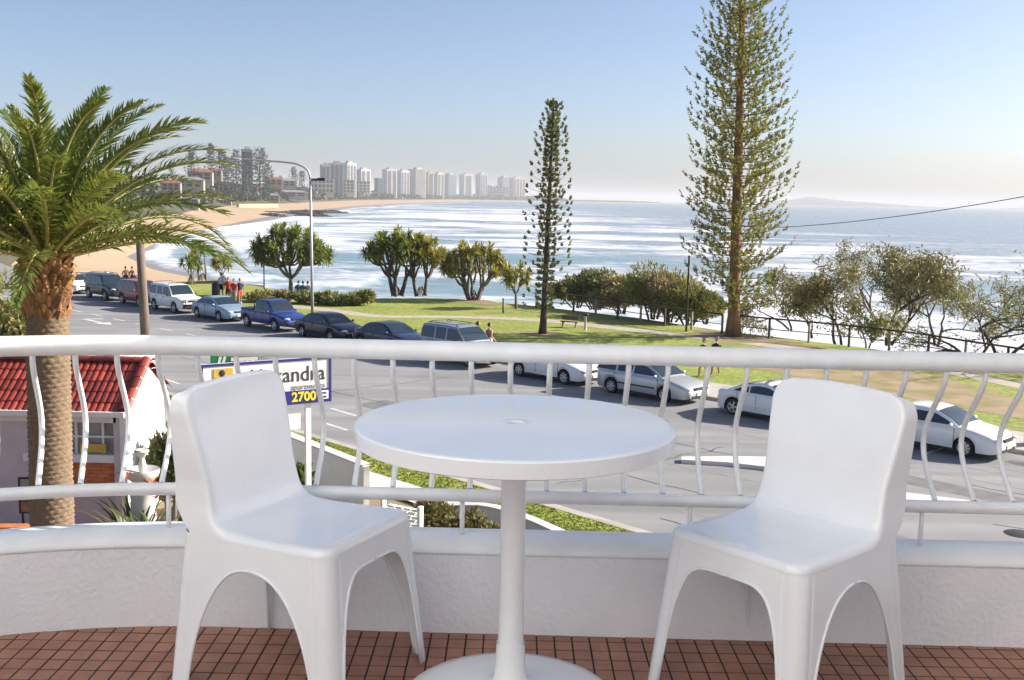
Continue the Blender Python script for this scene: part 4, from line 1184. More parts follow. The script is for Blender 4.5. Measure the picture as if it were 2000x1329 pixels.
def frond_mesh(seed, L, bend, dry=False, width=0.34):
    """one arching feather frond, growing along +X, curving down in its own X-Z plane"""
    rg = np.random.default_rng(seed)
    k = 30; t = np.linspace(0, 1, k)
    th = -bend * t ** 2.0
    dx = np.cos(th); dz = np.sin(th)
    px = np.r_[0, np.cumsum((dx[1:] + dx[:-1]) / 2)] * L / (k - 1); pz = np.r_[0, np.cumsum((dz[1:] + dz[:-1]) / 2)] * L / (k - 1)
    b = MB()
    b.tube(np.stack([px, 0 * px, pz], -1), np.interp(t, [0, .12, 1], [0.048, 0.032, 0.010]), 5, 1)
    nl = 96
    s = np.linspace(0.10, 0.985, nl)
    for sd_ in (-1, 1):
        x = np.interp(s, t, px); z = np.interp(s, t, pz); a = np.interp(s, t, th)
        ll = width * np.interp(s, [0.1, 0.22, 0.5, 0.8, 1], [0.35, 0.85, 1.0, 0.8, 0.35]) * (0.85 + 0.3 * rg.random(nl))
        fw_ = np.interp(s, [0, 1], [R(62), R(28)]) + rg.normal(size=nl) * 0.10
        tan = np.stack([np.cos(a), 0 * a, np.sin(a)], -1); nor = np.stack([-np.sin(a), 0 * a, np.cos(a)], -1)
        lift = R(40) * np.where(np.arange(nl) % 2 == 0, 1.0, 0.25) + rg.normal(size=nl) * 0.14
        sidev = np.array([0, sd_, 0])[None]
        d = tan * np.cos(fw_)[:, None] + (sidev * np.cos(lift)[:, None] + nor * np.sin(lift)[:, None]) * np.sin(fw_)[:, None]
        p0 = np.stack([x, 0 * x, z], -1)
        wv = np.cross(d, nor + 0.4 * rndvec(rg, nl)); wv /= np.linalg.norm(wv, axis=1)[:, None]
        wv *= 0.016
        g = np.array([0, 0, -1.0])
        p1 = p0 + d * (ll * .5)[:, None]; p2 = p0 + d * ll[:, None] + g * (ll * ll * (0.5 if not dry else 1.3))[:, None]
        V = np.stack([p0 - wv * .5, p0 + wv * .5, p1 + wv, p1 - wv, p2], 1).reshape(-1, 3)
        i = np.arange(nl) * 5
        b.add(V, [np.stack([i, i + 1, i + 2, i + 3], -1), np.stack([i + 3, i + 2, i + 4], -1)], 0, False)
    return b.mesh('frond', [m_frondold if dry else m_frond, m_rachis])
fms = [frond_mesh(k, 2.95, bnd, False) for k, bnd in enumerate([0.8, 1.0, 1.15, 1.35, 1.05])]
fdry = [frond_mesh(40 + k, 2.6, bnd, True) for k, bnd in enumerate([0.9, 1.15])]
heart = paxis(HT) + np.array([0, 0, 0.05])
rr = random.Random(8)
N_F = 66
for k in range(N_F):
    f = (k + 0.5) / N_F
    el = R(84) - R(72) * f ** 1.0 + rr.uniform(-.06, .06)
    az = k * 2.39996 + rr.uniform(-.15, .15)
    wind = 0.20 * math.cos(az)                             # the sea breeze bends the crown a little
    if f > 2:
        me_ = fdry[k % 2]
    else:
        me_ = fms[rr.choice([0, 1]) if f < .25 else (rr.choice([1, 2, 4]) if f < .6 else rr.choice([2, 3, 4, 1]))]
    sc = rr.uniform(0.90, 1.07) * (0.68 if f < 0.15 else 1.0)
    M3 = Matrix.Rotation(az, 3, 'Z') @ Matrix.Rotation(-el, 3, 'Y') @ Matrix.Rotation(rr.uniform(-.5, .5), 3, 'X')
    o = link('frond', me_, palm)
    o.rotation_euler = M3.to_euler()
    o.location = heart + np.array([0.10 * math.cos(az), 0.10 * math.sin(az), 0.25 * (0.5 - f)])
    o.scale = (sc,) * 3

# ------------------------------------------------------------------ screw pines (pandanus)
m_pand = mat_leaf('pandanus_leaf', (0.10, 0.155, 0.04), (0.27, 0.29, 0.06), 0.9, 0.33, (0.27, 0.30, 0.04), 0.42)
m_pandy = mat_leaf('pandanus_leaf_yellow', (0.17, 0.20, 0.04), (0.38, 0.33, 0.06), 0.9, 0.36, (0.40, 0.34, 0.04), 0.42)
m_ptr = M('pandanus_bark', (0.16, 0.13, 0.11), 0.9, var=0.3, scale=5, bump=1, bscale=15)
def pandanus(label, base, H, Wd, seed, leaf, stems=1, tufts=22, lenf=1.0, bare=0.42, skew=0.0, propr=True):
    rg = np.random.default_rng(seed)
    t = thing('pandanus_tree', label, 'tree', base, 0, 'pandanus trees along the park edge')
    tr = MB(); C = MB()
    tips = []
    # dome of tuft positions
    for k in range(tufts):
        for _ in range(40):
            v = rg.normal(size=3); v[2] = abs(v[2]) * 0.9 + 0.16; v /= np.linalg.norm(v)
            rad = 0.80 + 0.20 * rg.random()
            p = np.array([v[0] * Wd / 2 * rad + skew * v[0] , v[1] * Wd / 2 * rad * 0.9, H * bare + v[2] * H * (1 - bare) * 0.80 * rad])
            if all(np.linalg.norm((p - q) / [1, 1, .8]) > Wd * 0.10 for q in tips): break
        tips.append(p)
    tips = np.array(tips)
    # stems fork towards the tufts
    for s_ in range(stems):
        a = s_ * 2 * math.pi / stems + 0.4
        foot = np.array([0.35 * math.cos(a), 0.3 * math.sin(a), 0.0]) * (stems > 1)
        sel = [i for i in range(len(tips)) if (stems == 1 or int(((math.atan2(tips[i][1], tips[i][0]) - 0.4 + math.pi / stems) % (2 * math.pi)) / (2 * math.pi / stems)) == s_)]
        if not sel: continue
        cm = tips[sel].mean(0)
        fork = foot + (cm - foot) * 0.34 + np.array([0, 0, -0.02 * H]); fork[2] = H * bare * (0.55 if stems == 1 else 0.5)
        tr.tube(spline([foot, (foot + fork) / 2 + rg.normal(size=3) * [.05, .05, 0], fork], 8), np.linspace(0.17, 0.12, 8) * H / 5, 8)
        groups = {}
        for i in sel:
            key = int(((math.atan2(tips[i][1] - fork[1], tips[i][0] - fork[0])) % 6.2832) / 6.2832 * 5)
            groups.setdefault(key, []).append(i)
        for g in groups.values():
            m2 = tips[g].mean(0); f2 = fork + (m2 - fork) * 0.5; f2[2] -= 0.04 * H
            tr.tube(spline([fork, (fork + f2) / 2 + [0, 0, -0.03 * H], f2], 6), np.linspace(0.11, 0.075, 6) * H / 5, 6)
            for i in g:
                mid_ = (f2 + tips[i]) / 2 + np.array([0, 0, -0.05 * H])
                tr.tube(spline([f2, mid_, tips[i]], 6), np.linspace(0.075, 0.055, 6) * H / 5, 6)
    if propr:
        for k in range(9):
            a = rg.random() * 6.28; r0 = 0.3 + 0.3 * rg.random()
            tr.tube([(r0 * math.cos(a), r0 * math.sin(a), -0.05), (0.1 * math.cos(a), 0.1 * math.sin(a), 0.5 + 0.3 * rg.random())], 0.04, 5)
    for p in tips:
        nb = 64
        up = (p - np.array([0, 0, H * bare * 0.7])); up /= np.linalg.norm(up); up = up * 0.7 + np.array([0, 0, 0.5]); up /= np.linalg.norm(up)
        d = rndvec(rg, nb) + up * 0.18; d /= np.linalg.norm(d, axis=1)[:, None]
        ln = lenf * (0.62 + 0.5 * rg.random(nb)) * rg.choice([.75, 1.0, 1.15])
        wv = np.cross(d, [0, 0, 1.0]); wv /= np.linalg.norm(wv, axis=1)[:, None] + 1e-9; wv = wv * 0.066 * lenf
        gq = np.array([0, 0, -1.0])
        p1 = p + d * (ln * .5)[:, None] + gq * (ln * .02)[:, None]; p2 = p + d * (ln * .85)[:, None] + gq * (ln * .05)[:, None]; p3 = p2 + d * (ln * .14)[:, None] + gq * (ln * .10)[:, None]
        V = np.stack([p - wv * .8, p + wv * .8, p1 + wv, p1 - wv, p2 + wv * .7, p2 - wv * .7, p3], 1).reshape(-1, 3) if False else \
            np.stack([np.repeat(p[None], nb, 0) - wv * .8, np.repeat(p[None], nb, 0) + wv * .8, p1 + wv, p1 - wv, p2 + wv * .7, p2 - wv * .7, p3], 1).reshape(-1, 3)
        i = np.arange(nb) * 7
        C.add(V, [np.concatenate([np.stack([i, i + 1, i + 2, i + 3], -1), np.stack([i + 3, i + 2, i + 4, i + 5], -1)]), np.stack([i + 5, i + 4, i + 6], -1)], 0, False)
    tr.build('trunk', m_ptr, t); C.build('crown', leaf, t)
    return t
pandanus('large round pandanus tree directly behind the tall street lamp', gp(568, 583, .1), 5.9, 6.3, 1, m_pand, 1, 60, 0.80, 0.48)
pandanus('tall pandanus tree with a spreading green crown and leaning double trunk', gp(775, 578, .1), 5.7, 5.6, 2, m_pand, 3, 46, 0.80, 0.52)
pandanus('smaller pandanus tree with thin forked branches beside the leaning one', gp(822, 578, .1), 5.2, 4.4, 3, m_pandy, 2, 34, 0.74, 0.54)
pandanus('many stemmed pandanus tree with a yellow green crown left of the slender pine', gp(925, 587, .1), 4.9, 5.4, 4, m_pandy, 5, 50, 0.74, 0.44)
pandanus('little yellow pandanus tree on a single pole trunk by the slender pine', gp(1008, 604, .1), 3.3, 2.3, 5, m_pandy, 1, 8, 0.8, 0.60, propr=False)
pandanus('small leaning pandanus tree above the dark parked four wheel drives', gp(374, 556, .1), 2.6, 2.3, 6, m_pand, 1, 7, 0.8, 0.5)
pandanus('sparse thin pandanus tree behind the small leaning one', gp(396, 548, -1.0), 4.0, 2.3, 7, m_pand, 2, 6, 0.75, 0.7)
pandanus('low pandanus tree behind the people in red tops', gp(436, 552, -.3), 2.6, 2.1, 8, m_pandy, 1, 7, 0.7, 0.5)

# ------------------------------------------------------------------ shrubs and open coastal trees
m_shrubs = [mat_leaf('banksia_dark', (0.12, 0.17, 0.05), (0.32, 0.28, 0.11), 0.8, 0.2), mat_leaf('banksia_brown', (0.22, 0.17, 0.08), (0.45, 0.36, 0.17), 0.8, 0.2),
            mat_leaf('shrub_olive', (0.16, 0.19, 0.05), (0.40, 0.36, 0.12), 0.8, 0.25), mat_leaf('shrub_bright', (0.06, 0.11, 0.015), (0.16, 0.20, 0.03), 3, 0.3),
            mat_leaf('oak_olive', (0.15, 0.145, 0.055), (0.34, 0.29, 0.11), 0.7, 0.2), mat_leaf('hedge_leaf', (0.11, 0.14, 0.045), (0.34, 0.24, 0.09), 5, 0.2)]
def shrub(name, label, cat, base, rx, ry, h, seed, leaf, n=1500, sz=0.13, stems=6, lumps=9, group=None, flat=0.0, stemm=None, low=0.12, rz=0.0, elong=1.7):
    rg = np.random.default_rng(seed)
    t = thing(name, label, cat, base, rz, group)
    L = rg.normal(size=(lumps, 3)); L /= np.linalg.norm(L, axis=1)[:, None]
    L = L * (0.35 + 0.35 * rg.random((lumps, 1))); L[:, 2] = np.abs(L[:, 2]) * 0.9
    cen = L * [rx, ry, h * 0.62] + [0, 0, h * (low + 0.22)]
    lr = (0.34 + 0.2 * rg.random(lumps))
    w_ = rg.integers(0, lumps, n)
    v = rndvec(rg, n) * (0.55 + 0.5 * rg.random((n, 1)) ** 0.6)
    C = cen[w_] + v * lr[w_][:, None] * [rx, ry, h * 0.5]
    C[:, 2] = np.clip(C[:, 2], h * low * (0.4 + rg.random(n)), None)
    s_ = sz * (0.6 + 0.8 * rg.random(n))
    d = v + 0.6 * rndvec(rg, n) + [0, 0, 0.35]; d /= np.linalg.norm(d, axis=1)[:, None]
    b = MB(); b.add(*quads(C, d * s_[:, None] * elong, perp(rg, d) * s_[:, None] * 0.55), 0, False)
    b.build('foliage', leaf, t)
    if stems:
        sb = MB()
        for k in range(stems):
            q = cen[k % lumps]; f0 = np.array([q[0] * .3, q[1] * .3, -0.05])
            sb.tube(spline([f0, (f0 + q) / 2 + rg.normal(size=3) * [.1, .1, 0] * rx * .4, q], 6), np.linspace(.05, .02, 6) * (h / 2.5), 5, cap=False)
        sb.build('stem', stemm or m_barkgrey, t)
    return t
G1 = 'banksia shrubs behind the park fence'
for k, (lb, px, py, rx, h, mi) in enumerate([
        ('dark green banksia shrub at the left end of the thicket behind the fence', 1128, 600, 1.7, 3.0, 0), ('tallest dark banksia shrub with reddish leaves behind the fence', 1165, 604, 1.8, 3.6, 0),
        ('pale brown banksia shrub in the middle of the thicket', 1215, 612, 1.9, 3.2, 1), ('tall olive banksia shrub with a sunny top behind the fence posts', 1275, 622, 2.3, 4.2, 2),
        ('brown banksia shrub just left of the thin dark post', 1310, 628, 1.9, 3.9, 1), ('green banksia shrub right of the thin dark post', 1345, 634, 1.6, 3.5, 2), ('low green bush near the giant pine foot', 1378, 632, 1.2, 2.3, 2)]):
    shrub('banksia_shrub', lb, 'shrub', gp(px, py, .0), rx * 1.35, rx * 1.1, h, 50 + k, m_shrubs[mi], 7500, 0.085, 7, 16, G1, low=0.10, stemm=m_bark)
G2 = 'low hedge bushes on the park edge'
for k, (lb, px, py, rx, h, mi) in enumerate([('dark low bush at the foot of the large pandanus', 600, 594, 1.7, 1.2, 0), ('dark olive low hedge bush right of the street lamp', 640, 596, 1.5, 1.3, 2), ('dense dark low bush in the middle of the park edge', 676, 598, 1.5, 1.2, 0),
        ('tufted olive low bush at the right end of the dark hedge', 712, 597, 1.2, 1.6, 2), ('rounded olive bush behind the pale blue sedan', 512, 590, 1.6, 1.1, 2), ('brown low bush beside the people in red tops', 545, 590, 1.3, 1.0, 1)]):
    shrub('low_bush', lb, 'bush', gp(px, py, .1), rx, rx * .7, h, 70 + k, m_shrubs[mi], 1400, 0.11, 0, 8, G2, low=0.02)
# clumps on the cliff top to the left of the path
def open_tree(label, base, H, seed, spread, leaf, nleaf, sz, depth=5, bare=False, lean=(0, 0), group='open coastal trees right of the giant pine', stems=2, twist=0.45, bark=None):
    rg = np.random.default_rng(seed)
    t = thing('coastal_tree', label, 'tree', base, 0, group)
    tr = MB(); tips = []
    def grow(p, d, L, r, k):
        n_ = 5; pts = [p]
        for _ in range(n_):
            d = d + rg.normal(size=3) * 0.16 * [1, 1, .6]; d /= np.linalg.norm(d)
            pts.append(pts[-1] + d * L / n_)
        tr.tube(pts, np.linspace(r, r * .66, n_ + 1), 6 if r > .04 else 4, cap=False)
        if k >= depth - 1:
            tips.extend(pts[2:])
        if k < depth:
            for j in range(2 if rg.random() < .65 else 3):
                q = d + rg.normal(size=3) * twist * [1.2 * spread, spread, .7] + [0, 0, .10]; q /= np.linalg.norm(q)
                grow(pts[-1] if rg.random() < .7 else pts[3], q, L * (0.68 + .2 * rg.random()), r * .62, k + 1)
    for s_ in range(stems):
        a = rg.random() * 6.28
        d = np.array([lean[0] + .45 * math.cos(a), lean[1] + .3 * math.sin(a), 1.0]); d /= np.linalg.norm(d)
        grow(np.array([.2 * math.cos(a), .2 * math.sin(a), -.2]), d, H * 0.30, 0.013 * H + .02, 0)
    tr.build('trunk', bark or m_bark, t)
    tips = np.array(tips)
    w_ = rg.integers(0, len(tips), nleaf)
    C = tips[w_] + rg.normal(size=(nleaf, 3)) * [sz * 2.2, sz * 2.2, sz * 2.2]
    d = rndvec(rg, nleaf) + [0, 0, -.5 if not bare else .2]; d /= np.linalg.norm(d, axis=1)[:, None]
    s_ = sz * (.6 + .8 * rg.random(nleaf))
    b = MB(); b.add(*quads(C, d * s_[:, None] * 1.3, perp(rg, d) * s_[:, None] * .32), 0, False)
    b.build('crown', leaf, t)
G3 = 'open coastal trees right of the giant pine'
for k, (lb, px, py, z, H, sp, mi, nl, sz, lean) in enumerate([
        ('thin brown coastal tree close to the right of the giant pine', 1545, 640, -1.5, 4.6, 1.0, 4, 2600, .12, (-.1, 0)), ('leaning brown coastal tree with a dark stem behind the fence', 1640, 672, -.6, 4.9, 1.1, 4, 3200, .12, (-.25, 0)),
        ('broad olive coastal tree with the fullest crown at the right', 1735, 668, -.8, 6.4, 1.15, 4, 5200, .125, (.05, 0)), ('tallest open coastal tree with wispy top twigs', 1720, 640, -2.5, 7.6, .8, 4, 2400, .11, (.0, 0)),
        ('olive coastal tree overhanging the sea right of the fullest crown', 1830, 670, -1.2, 5.6, 1.2, 4, 3600, .12, (.15, 0)), ('small scrubby coastal tree low under the fullest crown', 1690, 680, -.6, 2.6, 1.2, 2, 1200, .11, (0, 0)),
        ('little brown coastal tree between the giant pine and the leaning one', 1590, 655, -1., 3.4, 1.0, 4, 1500, .11, (.1, 0))]):
    open_tree(lb, gp(px, py, z), H * 1.22, 80 + k, sp, m_shrubs[mi], int(nl * 1.15), sz * 1.1, 4, False, lean, G3, 2)
for k, (lb, px, py, z, H, lean) in enumerate([('almost bare dark coastal tree with arching limbs at the right edge', 1960, 700, -.3, 6.2, (-.1, 0)), ('bare branching coastal tree leaning left by the fence at the right', 1900, 708, -.2, 5.0, (-.55, 0)),
        ('bare coastal tree half out of the picture at the far right', 2040, 720, 0, 6.5, (-.2, 0))]):
    open_tree(lb, gp(px, py, z), H * 1.15, 120 + k, 1.35, m_shrubs[2], 1300, .10, 5, True, lean, G3, 2, .55, m_bark)
# garden planting under the balcony
hb = [ad(850, 1040, 24.2), ad(920, 1045, 23.4), ad(985, 1052, 22.6), ad(1040, 1066, 22.0)]
for k, p in enumerate(hb):
    p[2] = 0.0
    shrub('clipped_hedge', ['reddish flowering hedge bush at the left end of the row under the railing', 'reddish flowering hedge bush second from the left under the railing', 'reddish flowering hedge bush beside the table leg, third in its row', 'small reddish hedge bush last in the row, right of the table leg'][k],
          'hedge', p, .75, .6, [1.5, 1.45, 1.3, 1.0][k], 140 + k, m_shrubs[5], 2600, .045, 0, 10, 'reddish hedge bushes in the white walled bed', low=0.0)
p = ad(580, 925, 24.5); p[2] = 0
shrub('green_shrub', 'bright green shrub right behind the left chair', 'shrub', p, .55, .5, 2.1, 150, m_shrubs[3], 1500, .07, 3, 8)
p = ad(335, 900, 25.5); p[2] = 0
shrub('dark_shrub', 'dark green shrub beside the white gable of the red roofed house', 'shrub', p, .7, .6, 2.9, 151, m_shrubs[0], 1500, .09, 3, 8)
for k, (lb, px, py, Y, rx, h, mi) in enumerate([('pale flowering bush behind the palm trunk at the left edge', 2, 560, 33, 1.5, 5.6, 2)]):
    p = ad(px, py, Y); p[2] = 0
    shrub('garden_bush', lb, 'bush', p, rx, rx, h, 160 + k, m_shrubs[mi], 2600, .10, 5, 12, low=.2)
# strap leaved clumps with orange flowers
m_strap = mat_leaf('strap_leaf', (0.045, 0.075, 0.02), (0.15, 0.16, 0.05), 2.5, 0.25, None, 0.4)
m_straplight = mat_leaf('striped_leaf', (0.20, 0.20, 0.09), (0.34, 0.30, 0.16), 6, 0.25, None, 0.45)
m_flower = M('orange_flower', (0.62, 0.13, 0.02), 0.6, var=0.2, scale=20)
def strap_plant(label, base, h, n, seed, mt, flowers=0):
    rg = np.random.default_rng(seed)
    t = thing('strap_plant', label, 'plant', base, 0, 'strap leaved plants by the garden path')
    b = MB()
    for k in range(n):
        a = rg.random() * 6.28; rc = rg.random() * .35
        o = np.array([rc * math.cos(a), rc * math.sin(a), 0]); sp = (.25 + .5 * rg.random()) * h
        d = np.array([math.cos(a), math.sin(a), 0]); hh = h * (.6 + .45 * rg.random())
        q = np.linspace(0, 1, 6)
        P = o + d * (sp * q ** 1.5)[:, None] + np.array([0, 0, 1]) * (hh * (q - .32 * q ** 3))[:, None]
        wv = np.array([-math.sin(a), math.cos(a), 0]) * .045
        ww = np.interp(q, [0, .4, 1], [.7, 1, .05])[:, None]
        b.grid(np.stack([P - wv * ww, P + wv * ww]), 0, True)
    b.build('leaves', mt, t)
    mf = MB()
    for k in range(5):
        a = k * 1.2; mf.add([[0, 0, 0], [.05 * math.cos(a), .05 * math.sin(a), .06], [.17 * math.cos(a), .17 * math.sin(a), .17], [.05 * math.cos(a + .5), .05 * math.sin(a + .5), .08]], np.array([[0, 1, 2, 3]]), 0, False)
    mef = mf.mesh('flower', m_flower)
    for k in range(flowers):
        a = k * 2.2 + .3
        link('flower', mef, t, (.28 * math.cos(a), .28 * math.sin(a) - .1, h * (.86 + .07 * (k % 2))), (0, .3, a), 1.3)
for k, (lb, px, Y, h, n, mt, fl_) in enumerate([('strap leaved clump with orange flowers beside the red path', 318, 21.5, 2.05, 70, m_strap, 3), ('strap leaved clump with one orange flower next to the white gable', 268, 22.5, 1.9, 60, m_strap, 2),
        ('pale striped strap leaved clump spreading low over the red path', 222, 20.8, 1.35, 46, m_straplight, 0), ('dark low strap leaved clump at the edge of the red path', 240, 20.2, 1.0, 36, m_strap, 0)]):
    p = ad(px, 1000, Y); p[2] = 0.06
    strap_plant(lb, p, h, n, 170 + k, mt, fl_)
# ================================================================== PARKED CARS
def paint(name, col, rough=0.28, metal=0.0):
    return M(name, col, rough, metal, var=0.03, scale=2, coat=0.6, spec=0.5)
m_glass = M('car_glass', (0.020, 0.035, 0.050), 0.06, var=0.05, scale=3, spec=0.55)
m_tyre = M('tyre', (0.018, 0.018, 0.019), 0.8, var=0.15, scale=20)
m_rim = M('wheel_rim', (0.55, 0.56, 0.57), 0.3, 0.7, var=0.06, scale=8)
m_lamp = M('lamp_lens', (0.62, 0.65, 0.66), 0.12, 0.2, var=0.08, scale=12, spec=0.8)
m_tail = M('tail_lens', (0.35, 0.02, 0.015), 0.2, var=0.1, scale=12)
m_trim = M('black_trim', (0.02, 0.02, 0.022), 0.5, var=0.15, scale=10)
m_plate = M('number_plate', (0.72, 0.70, 0.60), 0.5, var=0.05, scale=20)
m_amber = M('amber_lens', (0.6, 0.22, 0.02), 0.25, var=0.05, scale=10)

def wheel_meshes(r, wdt, spokes=5):
    Rx = np.array([[1, 0, 0], [0, 0, 1], [0, -1, 0]])            # lathe axis Z -> Y
    b = MB(); b.lathe([(r * .66, -wdt / 2 + .01), (r * .72, -wdt / 2), (r * .93, -wdt / 2 + .004), (r, -wdt / 2 + .035), (r, wdt / 2 - .035), (r * .93, wdt / 2 - .004), (r * .72, wdt / 2), (r * .66, wdt / 2 - .01)], 28, M=Rx)
    ty = b.mesh('tyre', m_tyre, 50)
    b = MB()
    for sg in (-1, 1):
        b.lathe([(r * .67, sg * (wdt / 2 - .005)), (r * .63, sg * (wdt / 2 - .012)), (r * .60, sg * (wdt / 2 - .045))], 28, M=Rx)
        b.lathe([(r * .13, sg * (wdt / 2 - .022)), (0.001, sg * (wdt / 2 - .012))], 12, M=Rx)
        b.lathe([(r * .60, sg * (wdt / 2 - .06)), (0.001, sg * (wdt / 2 - .06))], 20, mi=1, M=Rx)
        for k in range(spokes):
            a = k * 2 * math.pi / spokes
            p0 = np.array([math.cos(a), 0, math.sin(a)]); q = np.array([-math.sin(a), 0, math.cos(a)])
            y = sg * (wdt / 2 - .026)
            b.add([p0 * r * .08 + q * r * .10 + [0, y, 0], p0 * r * .08 - q * r * .10 + [0, y, 0], p0 * r * .64 - q * r * .13 + [0, y, 0], p0 * r * .64 + q * r * .13 + [0, y, 0]], np.array([[0, 1, 2, 3]]), 0, False)
    rm = b.mesh('rim', [m_rim, m_tyre], 50)
    return ty, rm
WM = {}
SPEC = {   # L, W, H, wheelbase, wheel r, sill, deck line (x,z) rear->front, belt, greenhouse x: rear base, rear roof, front roof, screen base
    'sedan': (4.72, 1.80, 1.43, 2.74, .315, .22, [(-.5, .55), (-.497, .70), (-.485, .92), (-.44, .985), (-.34, 1.00), (.20, .97), (.24, .965), (.34, .90), (.43, .80), (.475, .70), (.495, .58), (.5, .48)], .96, -.375, -.19, .055, .245),
    'coupe': (4.45, 1.76, 1.36, 2.62, .325, .20, [(-.5, .55), (-.497, .70), (-.485, .90), (-.44, .95), (-.34, .965), (.20, .95), (.24, .94), (.34, .87), (.43, .77), (.475, .67), (.495, .56), (.5, .46)], .93, -.42, -.13, .02, .25),
    'hatch': (4.40, 1.78, 1.46, 2.62, .315, .22, [(-.5, .50), (-.498, .70), (-.49, .88), (-.47, .97), (-.34, .985), (.22, .96), (.27, .945), (.36, .87), (.44, .77), (.48, .67), (.495, .56), (.5, .46)], .95, -.475, -.33, .035, .265),
    'wagon': (4.80, 1.78, 1.48, 2.75, .315, .22, [(-.5, .50), (-.498, .72), (-.492, .90), (-.48, .98), (-.34, .985), (.20, .97), (.25, .955), (.34, .89), (.43, .79), (.475, .69), (.495, .57), (.5, .46)], .96, -.488, -.44, .055, .25),
    'suv': (4.70, 1.86, 1.82, 2.78, .37, .36, [(-.5, .55), (-.499, .80), (-.496, 1.05), (-.485, 1.12), (-.34, 1.12), (.18, 1.12), (.23, 1.11), (.36, 1.06), (.44, 1.00), (.48, .88), (.495, .74), (.5, .55)], 1.11, -.492, -.46, .07, .225),
    'ute': (5.10, 1.82, 1.74, 3.05, .36, .38, [(-.5, .60), (-.499, .80), (-.498, 1.0), (-.49, 1.07), (-.34, 1.07), (.20, 1.07), (.25, 1.06), (.36, 1.00), (.44, .93), (.48, .82), (.495, .70), (.5, .55)], 1.06, -.155, -.13, .105, .235)}
def car(kind, label, s, mp, n=0.0, rz=R(-45), pos=None, rack=None, two_tone=None, dark_bumper=False, spokes=5, detail=True, bullbar=False, strip_col=None, sc=1.0, group='cars parked along the kerb', surf=False):
    L, W, H, wb, wr, sill, deck, belt, g0, g1, g2, g3 = SPEC[kind]
    base = sn(s, KF - 0.30 - W / 2 + n, 0.004) if pos is None else np.array([pos[0], pos[1], 0.004])
    t = thing('parked_car', label, 'car', base, rz, group)
    t.scale = (sc,) * 3
    hw = W / 2
    wxs = (-wb / 2 - .02 * L, wb / 2 - .02 * L)
    arch = wr + .055
    xs_ = [-.5, -.497, -.49, -.475, -.455, -.42, -.38] + list(np.linspace(-.36, .36, 13)) + [.38, .42, .455, .475, .487, .495, .5]
    xs_ = np.array(xs_) * L
    for wx in wxs:
        xs_ = np.r_[xs_, wx + arch * np.sin(np.linspace(-math.pi / 2, math.pi / 2, 13)), wx - arch - .012, wx + arch + .012]
    xs_ = np.unique(np.round(np.clip(xs_, -L / 2, L / 2), 4))
    keep = [0]
    for i in range(1, len(xs_)):
        if xs_[i] - xs_[keep[-1]] > .006: keep.append(i)
    xs_ = xs_[keep]
    dx_, dz_ = zip(*[(a * L, z) for a, z in deck])
    zt = np.interp(xs_, dx_, dz_)
    e = np.abs(xs_) / (L / 2)
    pw = hw * (1 - 0.20 * np.clip((e - .72) / .28, 0, 1) ** 2.2 - 0.10 * np.clip((e - .97) / .03, 0, 1))
    zb = np.full(len(xs_), sill) + .06 * np.clip((e - .9) / .1, 0, 1)
    inarch = np.zeros(len(xs_))
    for wx in wxs:
        q = np.abs(xs_ - wx)
        zb = np.where(q < arch, np.maximum(zb, wr + np.sqrt(np.clip(arch ** 2 - q ** 2, 0, None))), zb)
    rows = []
    for x, w_, z0, z1 in zip(xs_, pw, zb, zt):
        zs = max(z1 - .10, z0 + .02)
        half = [(w_ * .955, z0), (w_ * .985, z0 + .25 * (zs - z0)), (w_ * 1.0, z0 + .58 * (zs - z0)), (w_ * .992, z0 + .85 * (zs - z0)), (w_ * .965, zs + .25 * (z1 - zs)), (w_ * .915, zs + .7 * (z1 - zs)), (w_ * .82, z1 - .008), (w_ * .45, z1 + .012), (0, z1 + .018)]
        rows.append([(x, -y, z) for y, z in half] + [(x, y, z) for y, z in half[-2::-1]])
    b = MB(); b.grid(np.array(rows), 0, True, flip=True)
    k = len(rows[0])
    b.add(np.array(rows[0]), np.arange(k).reshape(1, -1), 0, True); b.add(np.array(rows[-1]), np.arange(k)[::-1].reshape(1, -1), 0, True)
    b.build('body', mp, t, 38)
    b = MB(); b.box((0, 0, (sill + .62) / 2), (L * .93, W - .34, .62 - sill + .06)); b.build('underbody', m_dark, t)
    # greenhouse
    gx0, gx1, gx2, gx3 = [g * L for g in (g0, g1, g2, g3)]
    def roofz(x):
        return float(np.interp(x, [gx0, gx0 + .55 * (gx1 - gx0), gx1, gx1 + .3 * (gx2 - gx1), gx1 + .72 * (gx2 - gx1), gx2, gx2 + .5 * (gx3 - gx2), gx3],
                               [belt - .03, belt + .60 * (H - belt), H - .045, H - .005, H, H - .045, belt + .53 * (H - belt), belt - .03]))
    tum = 0.30 if kind not in ('suv', 'ute') else 0.17
    def sidey(z): return hw * .925 - tum * max(0.0, z - belt) - .25 * tum * max(0, (z - belt)) ** 2
    gxs = np.unique(np.r_[np.linspace(gx0, gx1, 6), np.linspace(gx1, gx2, 10), np.linspace(gx2, gx3, 8)])
    rows = []
    for x in gxs:
        rz_ = roofz(x); yt = sidey(rz_ - .05) if rz_ - .05 > belt else sidey(belt)
        zz_ = [belt - .04, belt + .5 * max(0, rz_ - .06 - belt), max(belt - .035, rz_ - .07)]
        half = [(sidey(z), z) for z in zz_] + [(yt - .045, rz_ - .018), (yt - .13, rz_), (yt * .45, rz_ + .018), (0, rz_ + .022)]
        rows.append([(x, -y, z) for y, z in half] + [(x, y, z) for y, z in half[-2::-1]])
    rows = np.array(rows)
    b = MB(); b.grid(rows, 0, True, flip=True); b.build('cabin', mp, t, 40)
